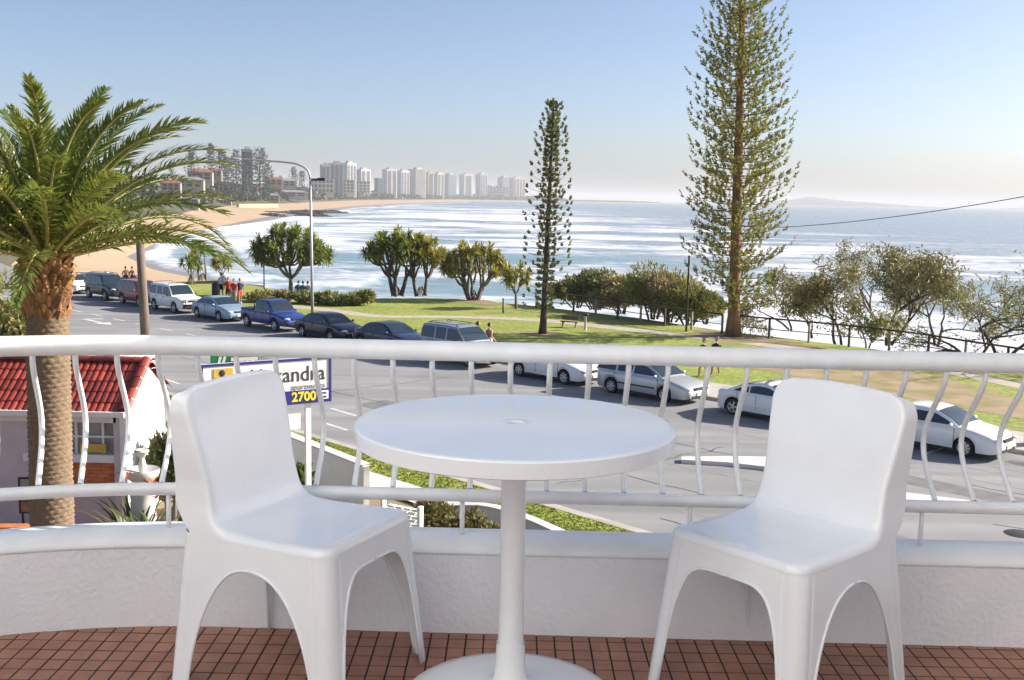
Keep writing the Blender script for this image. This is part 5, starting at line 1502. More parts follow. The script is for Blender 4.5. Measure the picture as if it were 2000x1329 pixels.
    # windscreen and rear window: strips of the cabin surface, lifted 5 mm
    def glass_patch(name, xa, xb, m0, m1):
        X_ = np.linspace(xa, xb, 7); P = []
        for x in X_:
            rz_ = roofz(x); yt = (sidey(rz_ - .05) if rz_ - .05 > belt else sidey(belt)) - .085
            P.append([(x, q * yt, rz_ + .022 * (1 - (q * .9) ** 2) * 1.0 + .008) for q in np.linspace(-1, 1, 9)])
        P = np.array(P)
        MB().grid(P, 0, True, flip=(xb > xa)).build(name, m_glass, t)
    f0, f1 = gx3 - (gx3 - gx2) * .10, gx2 + (gx3 - gx2) * .06
    glass_patch('windscreen', f1, f0, 0, 0)
    if abs(gx1 - gx0) > .05:
        glass_patch('rear_window', gx0 + (gx1 - gx0) * .14, gx1 - (gx1 - gx0) * .06, 0, 0)
    # side windows
    b0, b3 = gx0 + .10, gx3 - .10
    if kind in ('sedan', 'hatch', 'coupe'): cuts = [(gx0 + .22, -.12 * L), (-.105 * L, b3)] if kind == 'sedan' else [(gx0 + .50, -.17 * L), (-.155 * L, b3)] if kind == 'coupe' else [(gx0 + .30, gx1 + .32), (gx1 + .38, -.045 * L), (-.03 * L, b3)]
    elif kind == 'ute': cuts = [(gx0 + .12, .035 * L), (.05 * L, b3)]
    else: cuts = [(gx0 + .12, -.265 * L), (-.245 * L, -.085 * L), (-.065 * L, b3)]
    for sg in (-1, 1):
        for xa, xb in cuts:
            X_ = np.linspace(xa, xb, 12); P = []
            zl = belt + .025
            for x in X_:
                zu = max(zl + .004, min(H - .125, roofz(x) - .105))
                P.append([(x, sg * (sidey(zl + (zu - zl) * q) + .006), zl + (zu - zl) * q) for q in (0, .5, 1)])
            MB().grid(np.array(P), 0, True, flip=(sg < 0)).build('side_window', m_glass, t)
    # wheels
    key = (round(wr, 3), spokes)
    if key not in WM: WM[key] = wheel_meshes(wr, .205, spokes)
    for wx in wxs:
        for sg in (-1, 1):
            o = link('wheel', WM[key][0], t, (wx, sg * (hw - .125), wr)); o.name = 'wheel'
            link('rim', WM[key][1], o)
    # lamps, grille, bumpers, plates, mirrors, handles
    fz = float(np.interp(.455 * L, dx_, dz_)) - .08
    for sg in (-1, 1):
        MB().ell((L / 2 - .135, sg * (hw * .80 - .10), fz - .02), (.15, .20, .075), 14, 8).build('headlight', m_lamp, t)
        MB().ell((L / 2 - .12, sg * (hw * .74), fz - .06), (.10, .05, .045), 10, 6).build('indicator', m_amber, t)
        MB().ell((-L / 2 + .085, sg * (hw * .60), .80 if kind not in ('suv', 'ute') else .95), (.085, .16, .07 if kind in ('sedan', 'hatch', 'coupe') else .15), 12, 8).build('tail_light', m_tail, t)
        mx = gx3 - .30
        b = MB(); b.ell((mx, sg * (hw + .085), belt + .06), (.055, .10, .065), 10, 6); b.box((mx, sg * (hw - .01), belt + .03), (.05, .1, .03)); b.build('mirror', mp if not dark_bumper else m_trim, t)
        for hx_ in ([-.02 * L] if kind == 'coupe' else [-.02 * L, -.235 * L] if kind != 'ute' else [.04 * L, -.10 * L]):
            MB().box((hx_, sg * (hw * .988), belt - .13), (.17, .03, .035)).build('door_handle', m_trim if dark_bumper else mp, t)
        if detail:
            b = MB()
            for sx in ([.20 * L, -.085 * L, -.27 * L] if kind != 'ute' else [.20 * L, .04 * L, -.125 * L]):
                b.box((sx, sg * (hw * .99), (sill + .12 + belt - .06) / 2 + .02), (.011, .028, belt - .2 - sill))
            b.box((0.0, sg * (hw * .972), sill + .012), (wb - 2 * arch, .05, .05))
            b.build('door_gap', m_trim, t)
            b = MB(); b.box((-.03 * L, sg * (hw * .998), sill + .30), (wb - 2 * arch - .1, .025, .06)); b.build('side_moulding', strip_col or (m_trim if dark_bumper else mp), t)
    MB().box((L / 2 - .035, 0, fz - .04), (.08, hw * .75, .10)).build('grille', m_trim, t)
    b = MB(); b.box((L / 2 - .02, 0, sill + .10), (.09, hw * 1.15, .10)); b.build('air_intake', m_trim, t)
    if dark_bumper:
        b = MB(); b.box((L / 2 - .01, 0, sill + .18), (.16, hw * 1.62, .22)); b.build('bumper', m_trim, t)
        b = MB(); b.box((-L / 2 + .01, 0, sill + .18), (.16, hw * 1.62, .22)); b.build('bumper', m_trim, t)
    MB().box((L / 2 + .045 if dark_bumper else L / 2 + .022, 0, sill + .20), (.02, .37, .13)).build('number_plate', m_plate, t)
    MB().box((-L / 2 - .045 if dark_bumper else -L / 2 - .012, 0, .62), (.02, .37, .13)).build('number_plate', m_plate, t)
    if kind == 'ute':
        b = MB(); b.box((-.335 * L, 0, 1.085), (.30 * L, W * .84, .03)); b.build('tonneau_cover', m_trim, t)
        b = MB(); b.tube([(gx0 - .12, -hw * .85, 1.05), (gx0 - .15, -hw * .75, H + .02), (gx0 - .15, hw * .75, H + .02), (gx0 - .12, hw * .85, 1.05)], .035, 8); b.build('roll_bar', m_trim, t)
    if rack:
        b = MB()
        for x in (gx1 + .45, gx2 - .15):
            b.tube([(x, -hw * .70, H - .02), (x, -hw * .66, H + .09), (x, hw * .66, H + .09), (x, hw * .70, H - .02)], .018, 6)
        if rack == 'rails':
            for sg in (-1, 1): b.tube([(gx1 + .2, sg * hw * .68, H - .01), (gx1 + .35, sg * hw * .68, H + .06), (gx2 - .2, sg * hw * .68, H + .06), (gx2, sg * hw * .68, H - .03)], .018, 6)
        b.build('roof_rack', m_trim, t)
    if bullbar:
        b = MB()
        for z in (.62, .95): b.tube([(L / 2 - .05, -hw * .8, z), (L / 2 + .12, -hw * .62, z), (L / 2 + .12, hw * .62, z), (L / 2 - .05, hw * .8, z)], .03, 6)
        for y in (-.35, .35): b.tube([(L / 2 + .12, y * W, .5), (L / 2 + .12, y * W, .97)], .03, 6)
        b.build('bull_bar', m_trim, t)
    return t
pw_ = paint('paint_white', (0.80, 0.80, 0.78)); psil = paint('paint_silver', (0.50, 0.52, 0.53), .3, .35); pnavy = paint('paint_navy', (0.012, 0.022, 0.06)); pblk = paint('paint_dark_blue', (0.010, 0.016, 0.032))
pblue = paint('paint_blue', (0.018, 0.04, 0.22)); pgr = paint('paint_dark_green', (0.018, 0.028, 0.032)); pred = paint('paint_maroon', (0.22, 0.012, 0.02)); psb = paint('paint_pale_blue', (0.28, 0.38, 0.48), .3, .2); psg = paint('paint_blue_grey', (0.30, 0.35, 0.38), .3, .3)
car('sedan', 'white sedan nearest the right edge, half hidden by the right chair', -14.9, pw_, spokes=9)
car('coupe', 'white coupe like car with dark glass and roof racks, left of the right chair', -21.0, pw_, rack='bars', spokes=5)
car('wagon', 'silver station wagon parked between two white cars', -26.9, psil, spokes=7, strip_col=m_trim)
car('sedan', 'white sedan whose roof is hidden by the top rail, with pale gold nose', -32.3, pw_, spokes=7)
car('suv', 'blue grey four wheel drive with a roof rack, cut by the top rail', -38.4, psg, rack='rails', dark_bumper=True)
car('sedan', 'navy sedan with only its roof and bonnet above the top rail', -44.1, pnavy)
car('sedan', 'dark blue black sedan behind the navy one, parked by the street lamp', -49.6, pblk)
car('ute', 'royal blue pickup with an open tray and tinted glass', -55.3, pblue, spokes=6)
car('sedan', 'pale blue sedan parked behind the royal blue pickup', -61.5, psb, dark_bumper=False)
car('suv', 'white and silver four wheel drive with black bull bar and roof rack', -67.2, pw_, rack='bars', bullbar=True, dark_bumper=True, detail=False)
car('suv', 'maroon van half hidden behind the timber power pole', -72.2, pred, detail=False, sc=.95)
car('suv', 'dark green four wheel drive in front of two people by the beach', -77.6, pgr, rack='rails', detail=False, dark_bumper=True)
car('hatch', 'white hatchback at the far end of the row beside the palm trunk', -84.0, pw_, detail=False)
# cars on the road glimpsed above the ridge of the red roof
p = gp(165, 722, 0); car('sedan', 'silver car driving behind the red tiled roof', 0, psil, pos=p, detail=False, rz=R(135), group='cars seen over the red roof')
p = gp(232, 727, 0); car('sedan', 'small pinkish white car behind the ridge of the red roof', 0, pw_, pos=p, detail=False, rz=R(135), group='cars seen over the red roof')
# ================================================================== STREET FURNITURE, FENCE, SIGNS, HOUSE, PEOPLE
m_galv = M('galvanised', (0.50, 0.50, 0.49), 0.45, 0.3, var=0.1, scale=5)
m_timber = M('weathered_timber', (0.17, 0.13, 0.10), 0.9, var=0.3, scale=5, bump=0.8, bscale=12, stretch=(1, 1, .15))
m_fence = M('dark_fence_timber', (0.075, 0.055, 0.042), 0.9, var=0.3, scale=4, bump=0.5, bscale=12)
m_fencepale = M('pale_fence_post', (0.30, 0.25, 0.19), 0.9, var=0.25, scale=4, bump=0.5, bscale=12)
m_yellow = M('sign_yellow', (0.80, 0.66, 0.02), 0.5, var=0.03)
m_blue = M('sign_blue', (0.020, 0.028, 0.20), 0.45, var=0.05)
m_green = M('sign_green', (0.01, 0.22, 0.06), 0.45, var=0.05)
m_signw = M('sign_white', (0.80, 0.80, 0.79), 0.45, var=0.03)
m_ink = M('sign_ink', (0.03, 0.03, 0.045), 0.6, var=0.05)
m_greyink = M('sign_grey_ink', (0.30, 0.29, 0.28), 0.6, var=0.05)
m_gold = M('sign_gold', (0.62, 0.40, 0.06), 0.5, var=0.1, scale=15)

# street lamp
lb = gp(611, 650, .12); lb[1] = 61.0; lb[0] = ad(611, 650, 61.0)[0]
lt = ad(606, 350, 61.0); lh = ad(466, 311, 61.0)
sl_t = thing('street_lamp', 'tall galvanised street lamp with a long curved arm reaching left', 'street lamp', (lb[0], 61.0, .12))
dx = lt[0] - lb[0]; HL = lt[2] - .12
b = MB(); b.tube([(0, 0, 0), (dx * .5, 0, HL * .5), (dx, 0, HL)], [.09, .078, .062], 12); b.build('pole', m_galv, sl_t)
hx2, hz2 = lh[0] - lb[0], lh[2] - .12
b = MB(); b.tube(spline([(dx, 0, HL), (dx - .12, 0, HL + .45), (dx - .55, 0, hz2 - .28), (dx - 1.3, 0, hz2 - .13), (hx2 + .6, 0, hz2 - .02), (hx2, 0, hz2)], 26), np.linspace(.07, .04, 26), 8); b.build('arm', m_galv, sl_t)
b = MB(); b.ell((hx2 - .22, 0, hz2 - .01), (.42, .16, .085), 14, 8); o = b.build('lamp_head', m_galv, sl_t)
b = MB(); b.box((hx2 - .25, 0, hz2 - .085), (.5, .2, .04)); b.build('diffuser', m_lamp, o)
b = MB(); b.tube([(dx, 0, HL - .05), (dx + .45, 0, HL - .02)], .05, 8); b.box((dx + .62, 0, HL - .01), (.42, .2, .16)); b.build('bracket', m_trim, sl_t)
b = MB(); b.box((0, 0, .05), (.4, .4, .1)); b.build('foot_plate', m_galv, sl_t)

# timber power pole
pb = ad(289, 760, 47.0); pt_ = ad(271, 446, 47.0)
pp = thing('power_pole', 'leaning weathered timber pole rising behind the red roof', 'pole', (pb[0], 47.0, 0.0))
sl0 = (pt_[0] - pb[0]) / (pt_[2] - pb[2])
b = MB(); b.tube([(0 - sl0 * pb[2] * 0, 0, -.1), (sl0 * pt_[2] * .5, 0, pt_[2] * .5), (sl0 * pt_[2], 0, pt_[2])], [.22, .20, .17], 12); b.build('pole', m_timber, pp)
b = MB(); b.tube([(sl0 * pt_[2], 0, pt_[2] - .02), (sl0 * pt_[2], 0, pt_[2] + .05)], .18, 12); b.build('pole_cap', m_galv, pp)
c0 = np.array(ad(1480, 446, 66)); c1 = np.array(ad(2120, 362, 40))
q = np.linspace(0, 1, 40)
cab = c0 + (c1 - c0) * q[:, None]; cab[:, 2] -= 0.9 * 4 * q * (1 - q) * .35
tag(MB().tube(cab, .018, 5).build('power_cable', m_trim), 'thin black power cable sloping up across the sea at the right', 'cable')

# cliff fence: posts, dark top rail and lower rail
def fence(label, pix, hts, dark_from, n_per=2.6, h=1.15, mrail=None):
    P = np.array([gp(x, y, .12) for x, y in pix]); P = spline(P, 200)
    Ln = np.r_[0, np.cumsum(np.linalg.norm(np.diff(P, axis=0), axis=1))]
    t = thing('park_fence', label, 'fence', P[0]); o0 = P[0]
    n_ = int(Ln[-1] / n_per) + 1
    mp = MB().box((0, 0, h / 2), (.11, .11, h + .1)).mesh('post', m_fence); mp2 = MB().box((0, 0, h / 2), (.11, .11, h)).mesh('post', m_fencepale)
    pts = []
    for k in range(n_ + 1):
        d = min(Ln[-1], k * Ln[-1] / n_); p = np.array([np.interp(d, Ln, P[:, i]) for i in range(3)]) - o0; pts.append(p)
        link('post', mp2 if (k % 2 == 0) else mp, t, p, (0, 0, R(-40)))
    for k in range(n_):
        a, c = pts[k], pts[k + 1]
        MB().tube([a + [0, 0, h + .05], c + [0, 0, h + .05]], .055, 6).build('top_rail', m_fence, t)
        MB().tube([a + [0, 0, h * .5], c + [0, 0, h * .5]], .028, 5).build('lower_rail', m_fence, t)
fence('long dark timber rail fence along the cliff behind the banksia thicket', [(1068, 606), (1130, 612), (1250, 630), (1330, 642), (1410, 652)], 0, 0)
fence('dark timber rail fence with pale posts in front of the open coastal trees', [(1428, 655), (1520, 664), (1640, 676), (1780, 694), (1900, 715), (2020, 735), (2140, 758)], 0, 0)
# single posts and lights of the park
def post(label, px, py, h, r, mt, cap=None, name='park_post', lean=0):
    c = gp(px, py, .12); t = thing(name, label, 'post', c)
    b = MB(); b.tube([(0, 0, -.05), (lean * .5, 0, h * .5), (lean, 0, h)], [r, r * .9, r * .8], 10); b.build('pole', mt, t)
    b = MB()
    if cap == 'lamp': b.ell((0, 0, h + .12), (.16, .16, .2), 10, 8)
    else: b.lathe([(r * 1.05, h - .03), (r * 1.1, h + .02), (.001, h + .05)], 10)
    b.build('cap', m_trim if cap == 'lamp' else mt, t)
post('short pale timber post on the lawn left of the pole trunk pandanus', 983, 612, 1.0, .10, m_fencepale)
post('thin dark post standing among the banksia shrubs', 1340, 648, 4.6, .07, m_fence)
post('thin black park light beside the large pandanus', 516, 578, 2.9, .05, m_trim, 'lamp', 'park_light')
# picnic bench and drinking fountain on the lawn by the slender pine
c = gp(1112, 640, .12); t = thing('park_bench', 'small grey timber bench on the lawn right of the slender pine', 'bench', c, R(-20)); t.scale = (.7, .8, .8)
MB().box((0, 0, .45), (1.6, .4, .06)).build('seat', m_timber, t)
MB().box((0, .2, .75), (1.6, .05, .35)).build('backrest', m_timber, t)
for x in (-.6, .6): MB().box((x, 0.05, .22), (.08, .4, .44)).build('leg', m_timber, t)
c = gp(1143, 645, .12); t = thing('drinking_fountain', 'small dark topped drinking fountain on the lawn near the bench', 'fountain', c)
b = MB(); b.lathe([(.10, 0), (.07, .1), (.07, .75), (.12, .85)], 12); b.build('pillar', m_galv, t)
b = MB(); b.lathe([(.12, .85), (.22, .95), (.22, 1.0), (.05, .97)], 14); b.build('bowl', m_trim, t)
c = gp(1990, 868, .12) + [0.55, 0, 0]; t = thing('litter_bin', 'yellow bin at the right edge in front of the white sedan nose', 'bin', c)
MB().box((0, 0, .45), (.5, .5, .9), R(20), taper=1.1).build('body', M('bin_yellow', (.6, .42, .12), .6), t)
MB().box((0, 0, .94), (.58, .58, .08), R(20)).build('lid', m_trim, t)

# lettering helper
def lettering(name, txt, mat, parent, size, loc, align='LEFT', bold=0.0, ex=0.004, xs=1.0, space=1.0):
    cu = bpy.data.curves.new(name, 'FONT'); cu.body = txt; cu.size = size; cu.extrude = ex; cu.offset = bold; cu.align_x = align; cu.space_character = space
    cu.resolution_u = 3
    o = bpy.data.objects.new(name, cu); COL.objects.link(o)
    bpy.context.view_layer.update()
    me = bpy.data.meshes.new_from_object(o.evaluated_get(bpy.context.evaluated_depsgraph_get()))
    bpy.data.objects.remove(o)
    me.materials.clear(); me.materials.append(mat)
    o = link(name, me, parent, loc, (R(90), 0, 0)); o.scale = (xs, 1, 1)
    return o
# apartment sign on its white post
L0 = ad(390, 713, 19.3); R0 = ad(645, 695, 20.7)
zt_, zb_ = L0[2], ad(645, 783, 20.7)[2]
ang_ = math.atan2(R0[1] - L0[1], R0[0] - L0[0]); wS = math.hypot(R0[0] - L0[0], R0[1] - L0[1]); hS = zt_ - zb_
cS = (L0 + R0) / 2
sg_ = thing('apartment_sign', 'white sign board with navy border reading Alexandra and 2700', 'sign', (cS[0], cS[1], 0), ang_)
zc = (zt_ + zb_) / 2
MB().box((0, 0, zc), (wS, .07, hS)).build('board', m_signw, sg_)
bd = MB()
bd.box((0, -.038, zt_ - .022), (wS + .012, .03, .045)); bd.box((-wS / 2 + .022, -.038, zc), (.045, .031, hS)); bd.box((wS / 2 - .022, -.038, zc), (.045, .031, hS)); bd.box((0, -.038, zb_ + .012), (wS, .029, .025))
bd.build('border', m_blue, sg_)
MB().box((-.02, -.042, zb_ + .145), (wS - .06, .02, .24)).build('number_panel', m_blue, sg_)
MB().box((wS / 2 - .16, -.054, zb_ + .145), (.19, .012, .17)).build('symbol_panel', m_signw, sg_)
lettering('lettering', 'Alexandra', m_ink, sg_, .42, (wS / 2 - .12, -.04, zt_ - .44), 'RIGHT', 0.0, xs=.92)
lettering('lettering', 'apartments', m_greyink, sg_, .155, (wS / 2 - .12, -.04, zt_ - .60), 'RIGHT', 0.0)
lettering('number', '2700', m_yellow, sg_, .25, (wS / 2 - .32, -.055, zb_ + .06), 'RIGHT', .008)
sb_ = MB(); sb_.box((wS / 2 - .17, -.062, zb_ + .18), (.12, .01, .03)); sb_.box((wS / 2 - .17, -.062, zb_ + .105), (.12, .01, .03)); sb_.box((wS / 2 - .235, -.062, zb_ + .14), (.03, .0101, .11)); sb_.build('symbol', m_blue, sg_)
b = MB(); b.box((-wS / 2 + .42, -.04, zt_ - .19), (.36, .02, .20)); b.build('emblem', m_gold, sg_)
b = MB(); b.ell((-wS / 2 + .40, -.055, zt_ - .17), (.055, .012, .06), 12, 8); b.ell((-wS / 2 + .41, -.055, zt_ - .25), (.04, .012, .05), 10, 6); b.build('emblem_mark', m_ink, sg_)
for x in (.83, -.83): MB().box((x, .06, zb_ / 2 + .12), (.105, .085, zb_ + .35)).build('post', m_signw, sg_)
# hanging little board below and the green sign behind
MB().box((.52, .0, zb_ - .34), (.26, .04, .30)).build('small_board', m_signw, sg_)
g0_ = ad(406, 699, 27.5); g1_ = ad(508, 690, 28.0)
gs = thing('green_sign', 'green and white sign peeping over the navy bordered sign', 'sign', ((g0_[0] + g1_[0]) / 2, 27.8, 0), math.atan2(g1_[1] - g0_[1], g1_[0] - g0_[0]))
wg = g1_[0] - g0_[0]; zg_ = g1_[2]
MB().box((0, 0, zg_ - .35), (wg, .06, .75)).build('board', m_green, gs)
MB().box((.20 * wg, -.034, zg_ - .24), (.56 * wg, .012, .28)).build('panel', m_signw, gs)
b = MB()
for k, x in enumerate((-.42, -.33)): b.add([[x * wg, -.036, zg_ - .5], [x * wg + .07, -.036, zg_ - .5], [x * wg + .19, -.036, zg_ - .06], [x * wg + .12, -.036, zg_ - .06]], np.array([[0, 1, 2, 3]]), 0, False)
b.build('stripe', m_signw, gs)
mpr = MB().box((0, 0, 0), (.09, .01, .10)).mesh('print', M('sign_red', (.45, .06, .06), .5))
for k in range(5): link('print', mpr, gs, (.20 * wg + (k - 2) * .15, -.045, zg_ - .24))
for x in (-.4, .4): MB().box((x * wg, .06, (zg_ - .3) / 2), (.09, .08, zg_ - .3)).build('post', m_galv, gs)

# ------------------------------------------------------------------ red roofed house
m_rtile = M('roof_tile', (0.23, 0.020, 0.014), 0.42, col2=(0.30, 0.055, 0.035), scale=5, bump=0.4, bscale=25, objvar=0.45)
m_wallw = M('house_wall_white', (0.78, 0.77, 0.74), 0.8, var=0.05, scale=2, bump=0.3, bscale=20)
m_mauve = M('house_wall_mauve', (0.56, 0.50, 0.50), 0.8, var=0.08, scale=2, bump=0.3, bscale=20)
m_brick = M('orange_brick', (0.55, 0.17, 0.05), 0.8, var=0.15, scale=6, objvar=.2)
m_redpave = M('red_paving', (0.23, 0.10, 0.085), 0.8, var=0.15, scale=3, bump=0.3, bscale=20)
Ye, Yr = 24.5, 26.0
er = ad(244, 803, Ye); rd = ad(284, 706, Yr)
xr = er[0]; ze = er[2]; zr = rd[2]; hy = Yr - Ye
xl = xr - 5.6
hs = thing('roadside_kiosk', 'small white house with a glossy red tiled roof and open servery', 'house', (xr, Ye, 0))
# local coords: x<=0 to the left, y 0 = front eave, hy = ridge, 2hy = rear eave
rrx = rd[0] - xr
wl = MB()
wl.box((-.16, .22, ze / 2), (.30, .28, ze)); wl.build('pier', m_mauve, hs)
b = MB(); b.box((-3.95, .25, ze / 2), (3.2, .2, ze)); b.build('front_wall', m_mauve, hs)
b = MB(); b.box((-1.7, .2, ze - .16), (2.9, .24, .30)); b.build('lintel', m_wallw, hs)
b = MB(); b.box((-1.35, .28, .83), (2.1, .16, 1.66)); wh = b.build('half_wall', m_mauve, hs)
mbk = MB().box((0, 0, 0), (.235, .03, .08)).mesh('brick', m_brick)
for r_ in range(7):
    for c_ in range(8):
        link('brick', mbk, wh, (-2.28 + c_ * .255 + .127 * (r_ % 2), .195, 1.06 + r_ * .09))
b = MB(); b.box((-1.35, .26, 1.75), (2.2, .34, .18)); b.build('counter', m_wallw, hs)
for x in (-1.9, -1.25, -.62): MB().box((x, .26, 2.3), (.05, .06, .9)).build('window_frame', m_wallw, hs)
MB().box((-1.3, .26, 2.25), (2.0, .05, .05)).build('window_frame', m_wallw, hs)
MB().box((-1.35, .34, 2.3), (2.0, .02, .95)).build('window_pane', M('frosted_glass', (.32, .33, .34), .3, var=.1), hs)
MB().box((-.85, .22, 1.98), (.62, .05, .20)).build('notice', m_gold, hs)
# gable wall (lit by the sun) as a pentagon prism
gw = MB()
pent = np.array([[.08, .06], [.08, 2 * hy - .06]])
gz = [(0.06, 0), (2 * hy - .06, 0), (2 * hy - .06, ze - .02), (hy, zr - .06), (.06, ze - .02)]
V = [[0.0, y, z] for y, z in gz] + [[-.16, y, z] for y, z in gz]
gw.add(V, [np.array([[0, 1, 6, 5], [1, 2, 7, 6], [2, 3, 8, 7], [3, 4, 9, 8], [4, 0, 5, 9]]), np.array([[0, 4, 3, 2, 1]]), np.array([[5, 6, 7, 8, 9]])], 0, False)
gw.build('gable_wall', m_wallw, hs)
b = MB(); b.box((-2.8, 2 * hy - .12, ze / 2), (5.5, .18, ze)); b.build('rear_wall', m_wallw, hs)
b = MB(); b.box((-2.8, hy, .04), (5.6, 2 * hy, .08)); b.build('floor_slab', m_redpave, hs)
# roof: battens underneath, tiles one by one in five courses, ridge and verge caps
slen = math.hypot(hy + .12, zr - ze); pitch = math.atan2(zr - ze, hy)
rf = MB(); ov = .12
rf.add([[-5.7, -.10, ze - .05], [.02, -.10, ze - .05], [.02, hy, zr - .04], [-5.7, hy, zr - .04], [-5.7, 2 * hy + .1, ze - .05], [.02, 2 * hy + .1, ze - .05]], np.array([[0, 1, 2, 3], [3, 2, 5, 4]]), 0, False)
roof = rf.build('roof', m_rtile, hs)
tw, tl = .155, slen / 5 * 1.10
bt = MB(); q = np.linspace(0, 1, 9)
prof = np.stack([(q - .5) * tw, .034 * np.sin(q * math.pi) ** 0.7 - .012], -1)
bt.grid(np.stack([np.stack([prof[:, 0], 0 * q + yy, prof[:, 1] + zz_], -1) for yy, zz_ in ((-.001, -.02), (0, .018), (tl, 0.0))]), 0, True)
me_rt = bt.mesh('roof_tile', m_rtile, 40)
rr = random.Random(6)
cnt = 0
for side in (0, 1):
    nx = int(5.55 / tw)
    for r_ in range(5):
        for c_ in range(nx):
            x = -.06 - tw / 2 - c_ * tw - (.0)
            if side == 0:
                d = r_ * slen / 5 - .14
                loc = (x, d * math.cos(pitch) , ze + d * math.sin(pitch) + .01 + rr.uniform(-.003, .003)); rot = (pitch, rr.uniform(-.02, .02), 0)
            else:
                d = r_ * slen / 5 - .14
                loc = (x, 2 * hy - d * math.cos(pitch), ze + d * math.sin(pitch) + .01); rot = (pitch, 0, math.pi)
            if side == 0 or x > -3.6:
                if cnt < 300: link('roof_tile', me_rt, roof, loc, rot); cnt += 1
bc = MB(); a = np.linspace(0, math.pi, 8)
bc.grid(np.stack([np.stack([0 * a + xx, .13 * np.cos(a), .10 * np.sin(a) + dz], -1) for xx, dz in ((0, .012), (.36, 0))]), 0, True)
me_cap = bc.mesh('ridge_cap', m_rtile)
for k in range(16): link('ridge_cap', me_cap, roof, (-.30 - k * .345, hy, zr + .0))
for k in range(5):
    d = k * slen / 5 - .05
    link('ridge_cap', me_cap, roof, (0.0, d * math.cos(pitch), ze + d * math.sin(pitch) + .02), (0, -pitch, R(90)))
    link('ridge_cap', me_cap, roof, (0.0, 2 * hy - d * math.cos(pitch), ze + d * math.sin(pitch) + .02), (0, -pitch, R(-90)))
b = MB(); b.box((-2.85, -.11, ze - .07), (5.75, .10, .12)); b.build('gutter', m_wallw, hs)
b = MB(); b.tube([(-4.5, -.02, ze - .1), (-4.4, .1, ze - .5), (-4.35, .12, .1)], .04, 8); b.build('downpipe', m_wallw, hs)
# framed picture board leaning by the wall
p = ad(45, 955, 23.6); t = thing('picture_board', 'framed colour picture board leaning against the mauve wall behind the palm', 'board', (p[0], 23.9, 0), R(8))
MB().box((0, 0, 1.05), (.46, .05, .85)).build('frame', m_trim, t)
MB().box((0, -.03, 1.18), (.36, .01, .5)).build('picture', M('picture_green', (.20, .30, .26), .5, col2=(.32, .34, .12), scale=5), t)
MB().box((0, -.03, .78), (.36, .01, .24)).build('picture', M('picture_brown', (.30, .14, .07), .5, var=.3, scale=8), t)
for x in (-.18, .18): MB().box((x, .08, .33), (.05, .05, .68)).build('leg', m_trim, t)
# red paved path and an orange brick edging at the lower left
pv = [ad(-260, 1060, 21.0), ad(120, 1060, 20.2), ad(225, 1060, 20.4), ad(216, 960, 24.3), ad(-260, 950, 24.3)]
pv = np.array(pv); pv[:, 2] = .075
poly('paving', pv, m_redpave)
p = ad(20, 1036, 20.6)
ed = thing('brick_edging', 'orange brick edging wall at the lower left corner above the parapet', 'wall', (p[0], 20.6, 0.07), R(4))
MB().box((0, 0, p[2] / 2), (2.2, .24, p[2] - .1)).build('wall', m_brick, ed)
mcp = MB().box((0, 0, 0), (.225, .26, .075)).mesh('brick', m_brick)
for k in range(9): link('brick', mcp, ed, (-1.0 + k * .24, 0, p[2] - .01))

# pale garden fountain and white garden walls
p = ad(302, 930, 24.0); t = thing('garden_fountain', 'pale stone garden fountain with a wide dish by the white gable', 'fountain', (p[0], 23.2, 0))
b = MB(); b.lathe([(.36, 0), (.36, .10), (.30, .14), (.26, 1.2), (.30, 1.5), (.34, 1.55)], 20); b.build('pedestal', m_pale, t, 40)
b = MB(); b.lathe([(.14, 1.55), (.34, 1.72), (.38, 1.86), (.37, 1.90), (.33, 1.88), (.05, 1.8)], 24); b.build('dish', m_pale, t, 40)
b = MB(); b.lathe([(.07, 1.8), (.09, 2.0), (.05, 2.15), (.16, 2.3), (.13, 2.34), (.001, 2.3)], 14); b.build('finial', m_pale, t, 40)
def wall_run(label, pts, h, th, mt, name='garden_wall', cap=None):
    P = np.asarray(pts, float); c = P.mean(0); t = thing(name, label, 'wall', (c[0], c[1], .06))
    b = MB(); D = np.gradient(P, axis=0); D /= np.linalg.norm(D[:, :2], axis=1)[:, None]
    nn_ = np.stack([-D[:, 1], D[:, 0], 0 * D[:, 0]], -1) * th / 2
    z0 = np.zeros(len(P)); h_ = np.broadcast_to(h, (len(P),))
    loop = lambda off, z: np.c_[(P + off)[:, :2] - c[:2], z]
    b.grid(np.stack([loop(nn_, z0), loop(nn_, h_), loop(-nn_, h_), loop(-nn_, z0)]), 0, False)
    b.build('wall', mt, t)
    b = MB(); k = nn_ * 1.3
    b.grid(np.stack([loop(k, h_ - .0), loop(k, h_ + .05), loop(-k, h_ + .05), loop(-k, h_ - .0)]), 0, False); b.build('coping', cap or m_pale, t)
def gz_(px, py, Y):
    p = ad(px, py, Y); return p
w1 = [gz_(560, 846, 27.0), gz_(640, 878, 26.2), gz_(716, 908, 25.5)]
wall_run('white rendered garden wall stepping down beside the sign post', w1, [q_[2] - .1 for q_ in w1], .22, m_wallw)
arc = [ad(814, 1040, 23.6), ad(812, 1004, 24.7), ad(838, 990, 25.3), ad(900, 985, 25.2), ad(960, 988, 24.9), ad(1030, 1010, 24.0), ad(1110, 1045, 22.9), ad(1180, 1075, 22.0)]
arc = spline(arc, 24)
wall_run('low white curved wall round the reddish hedge bed', arc, np.clip(arc[:, 2] - .10, .3, 1.3), .20, m_wallw)
p = ad(795, 1010, 23.5)
t = thing('lattice_screen', 'white lattice screen of stacked blocks next to the curved wall', 'screen', (p[0] - .12, 23.4, .06), R(-30))
mlb = MB().box((0, 0, 0), (.17, .12, .05)).mesh('block', m_wallw)
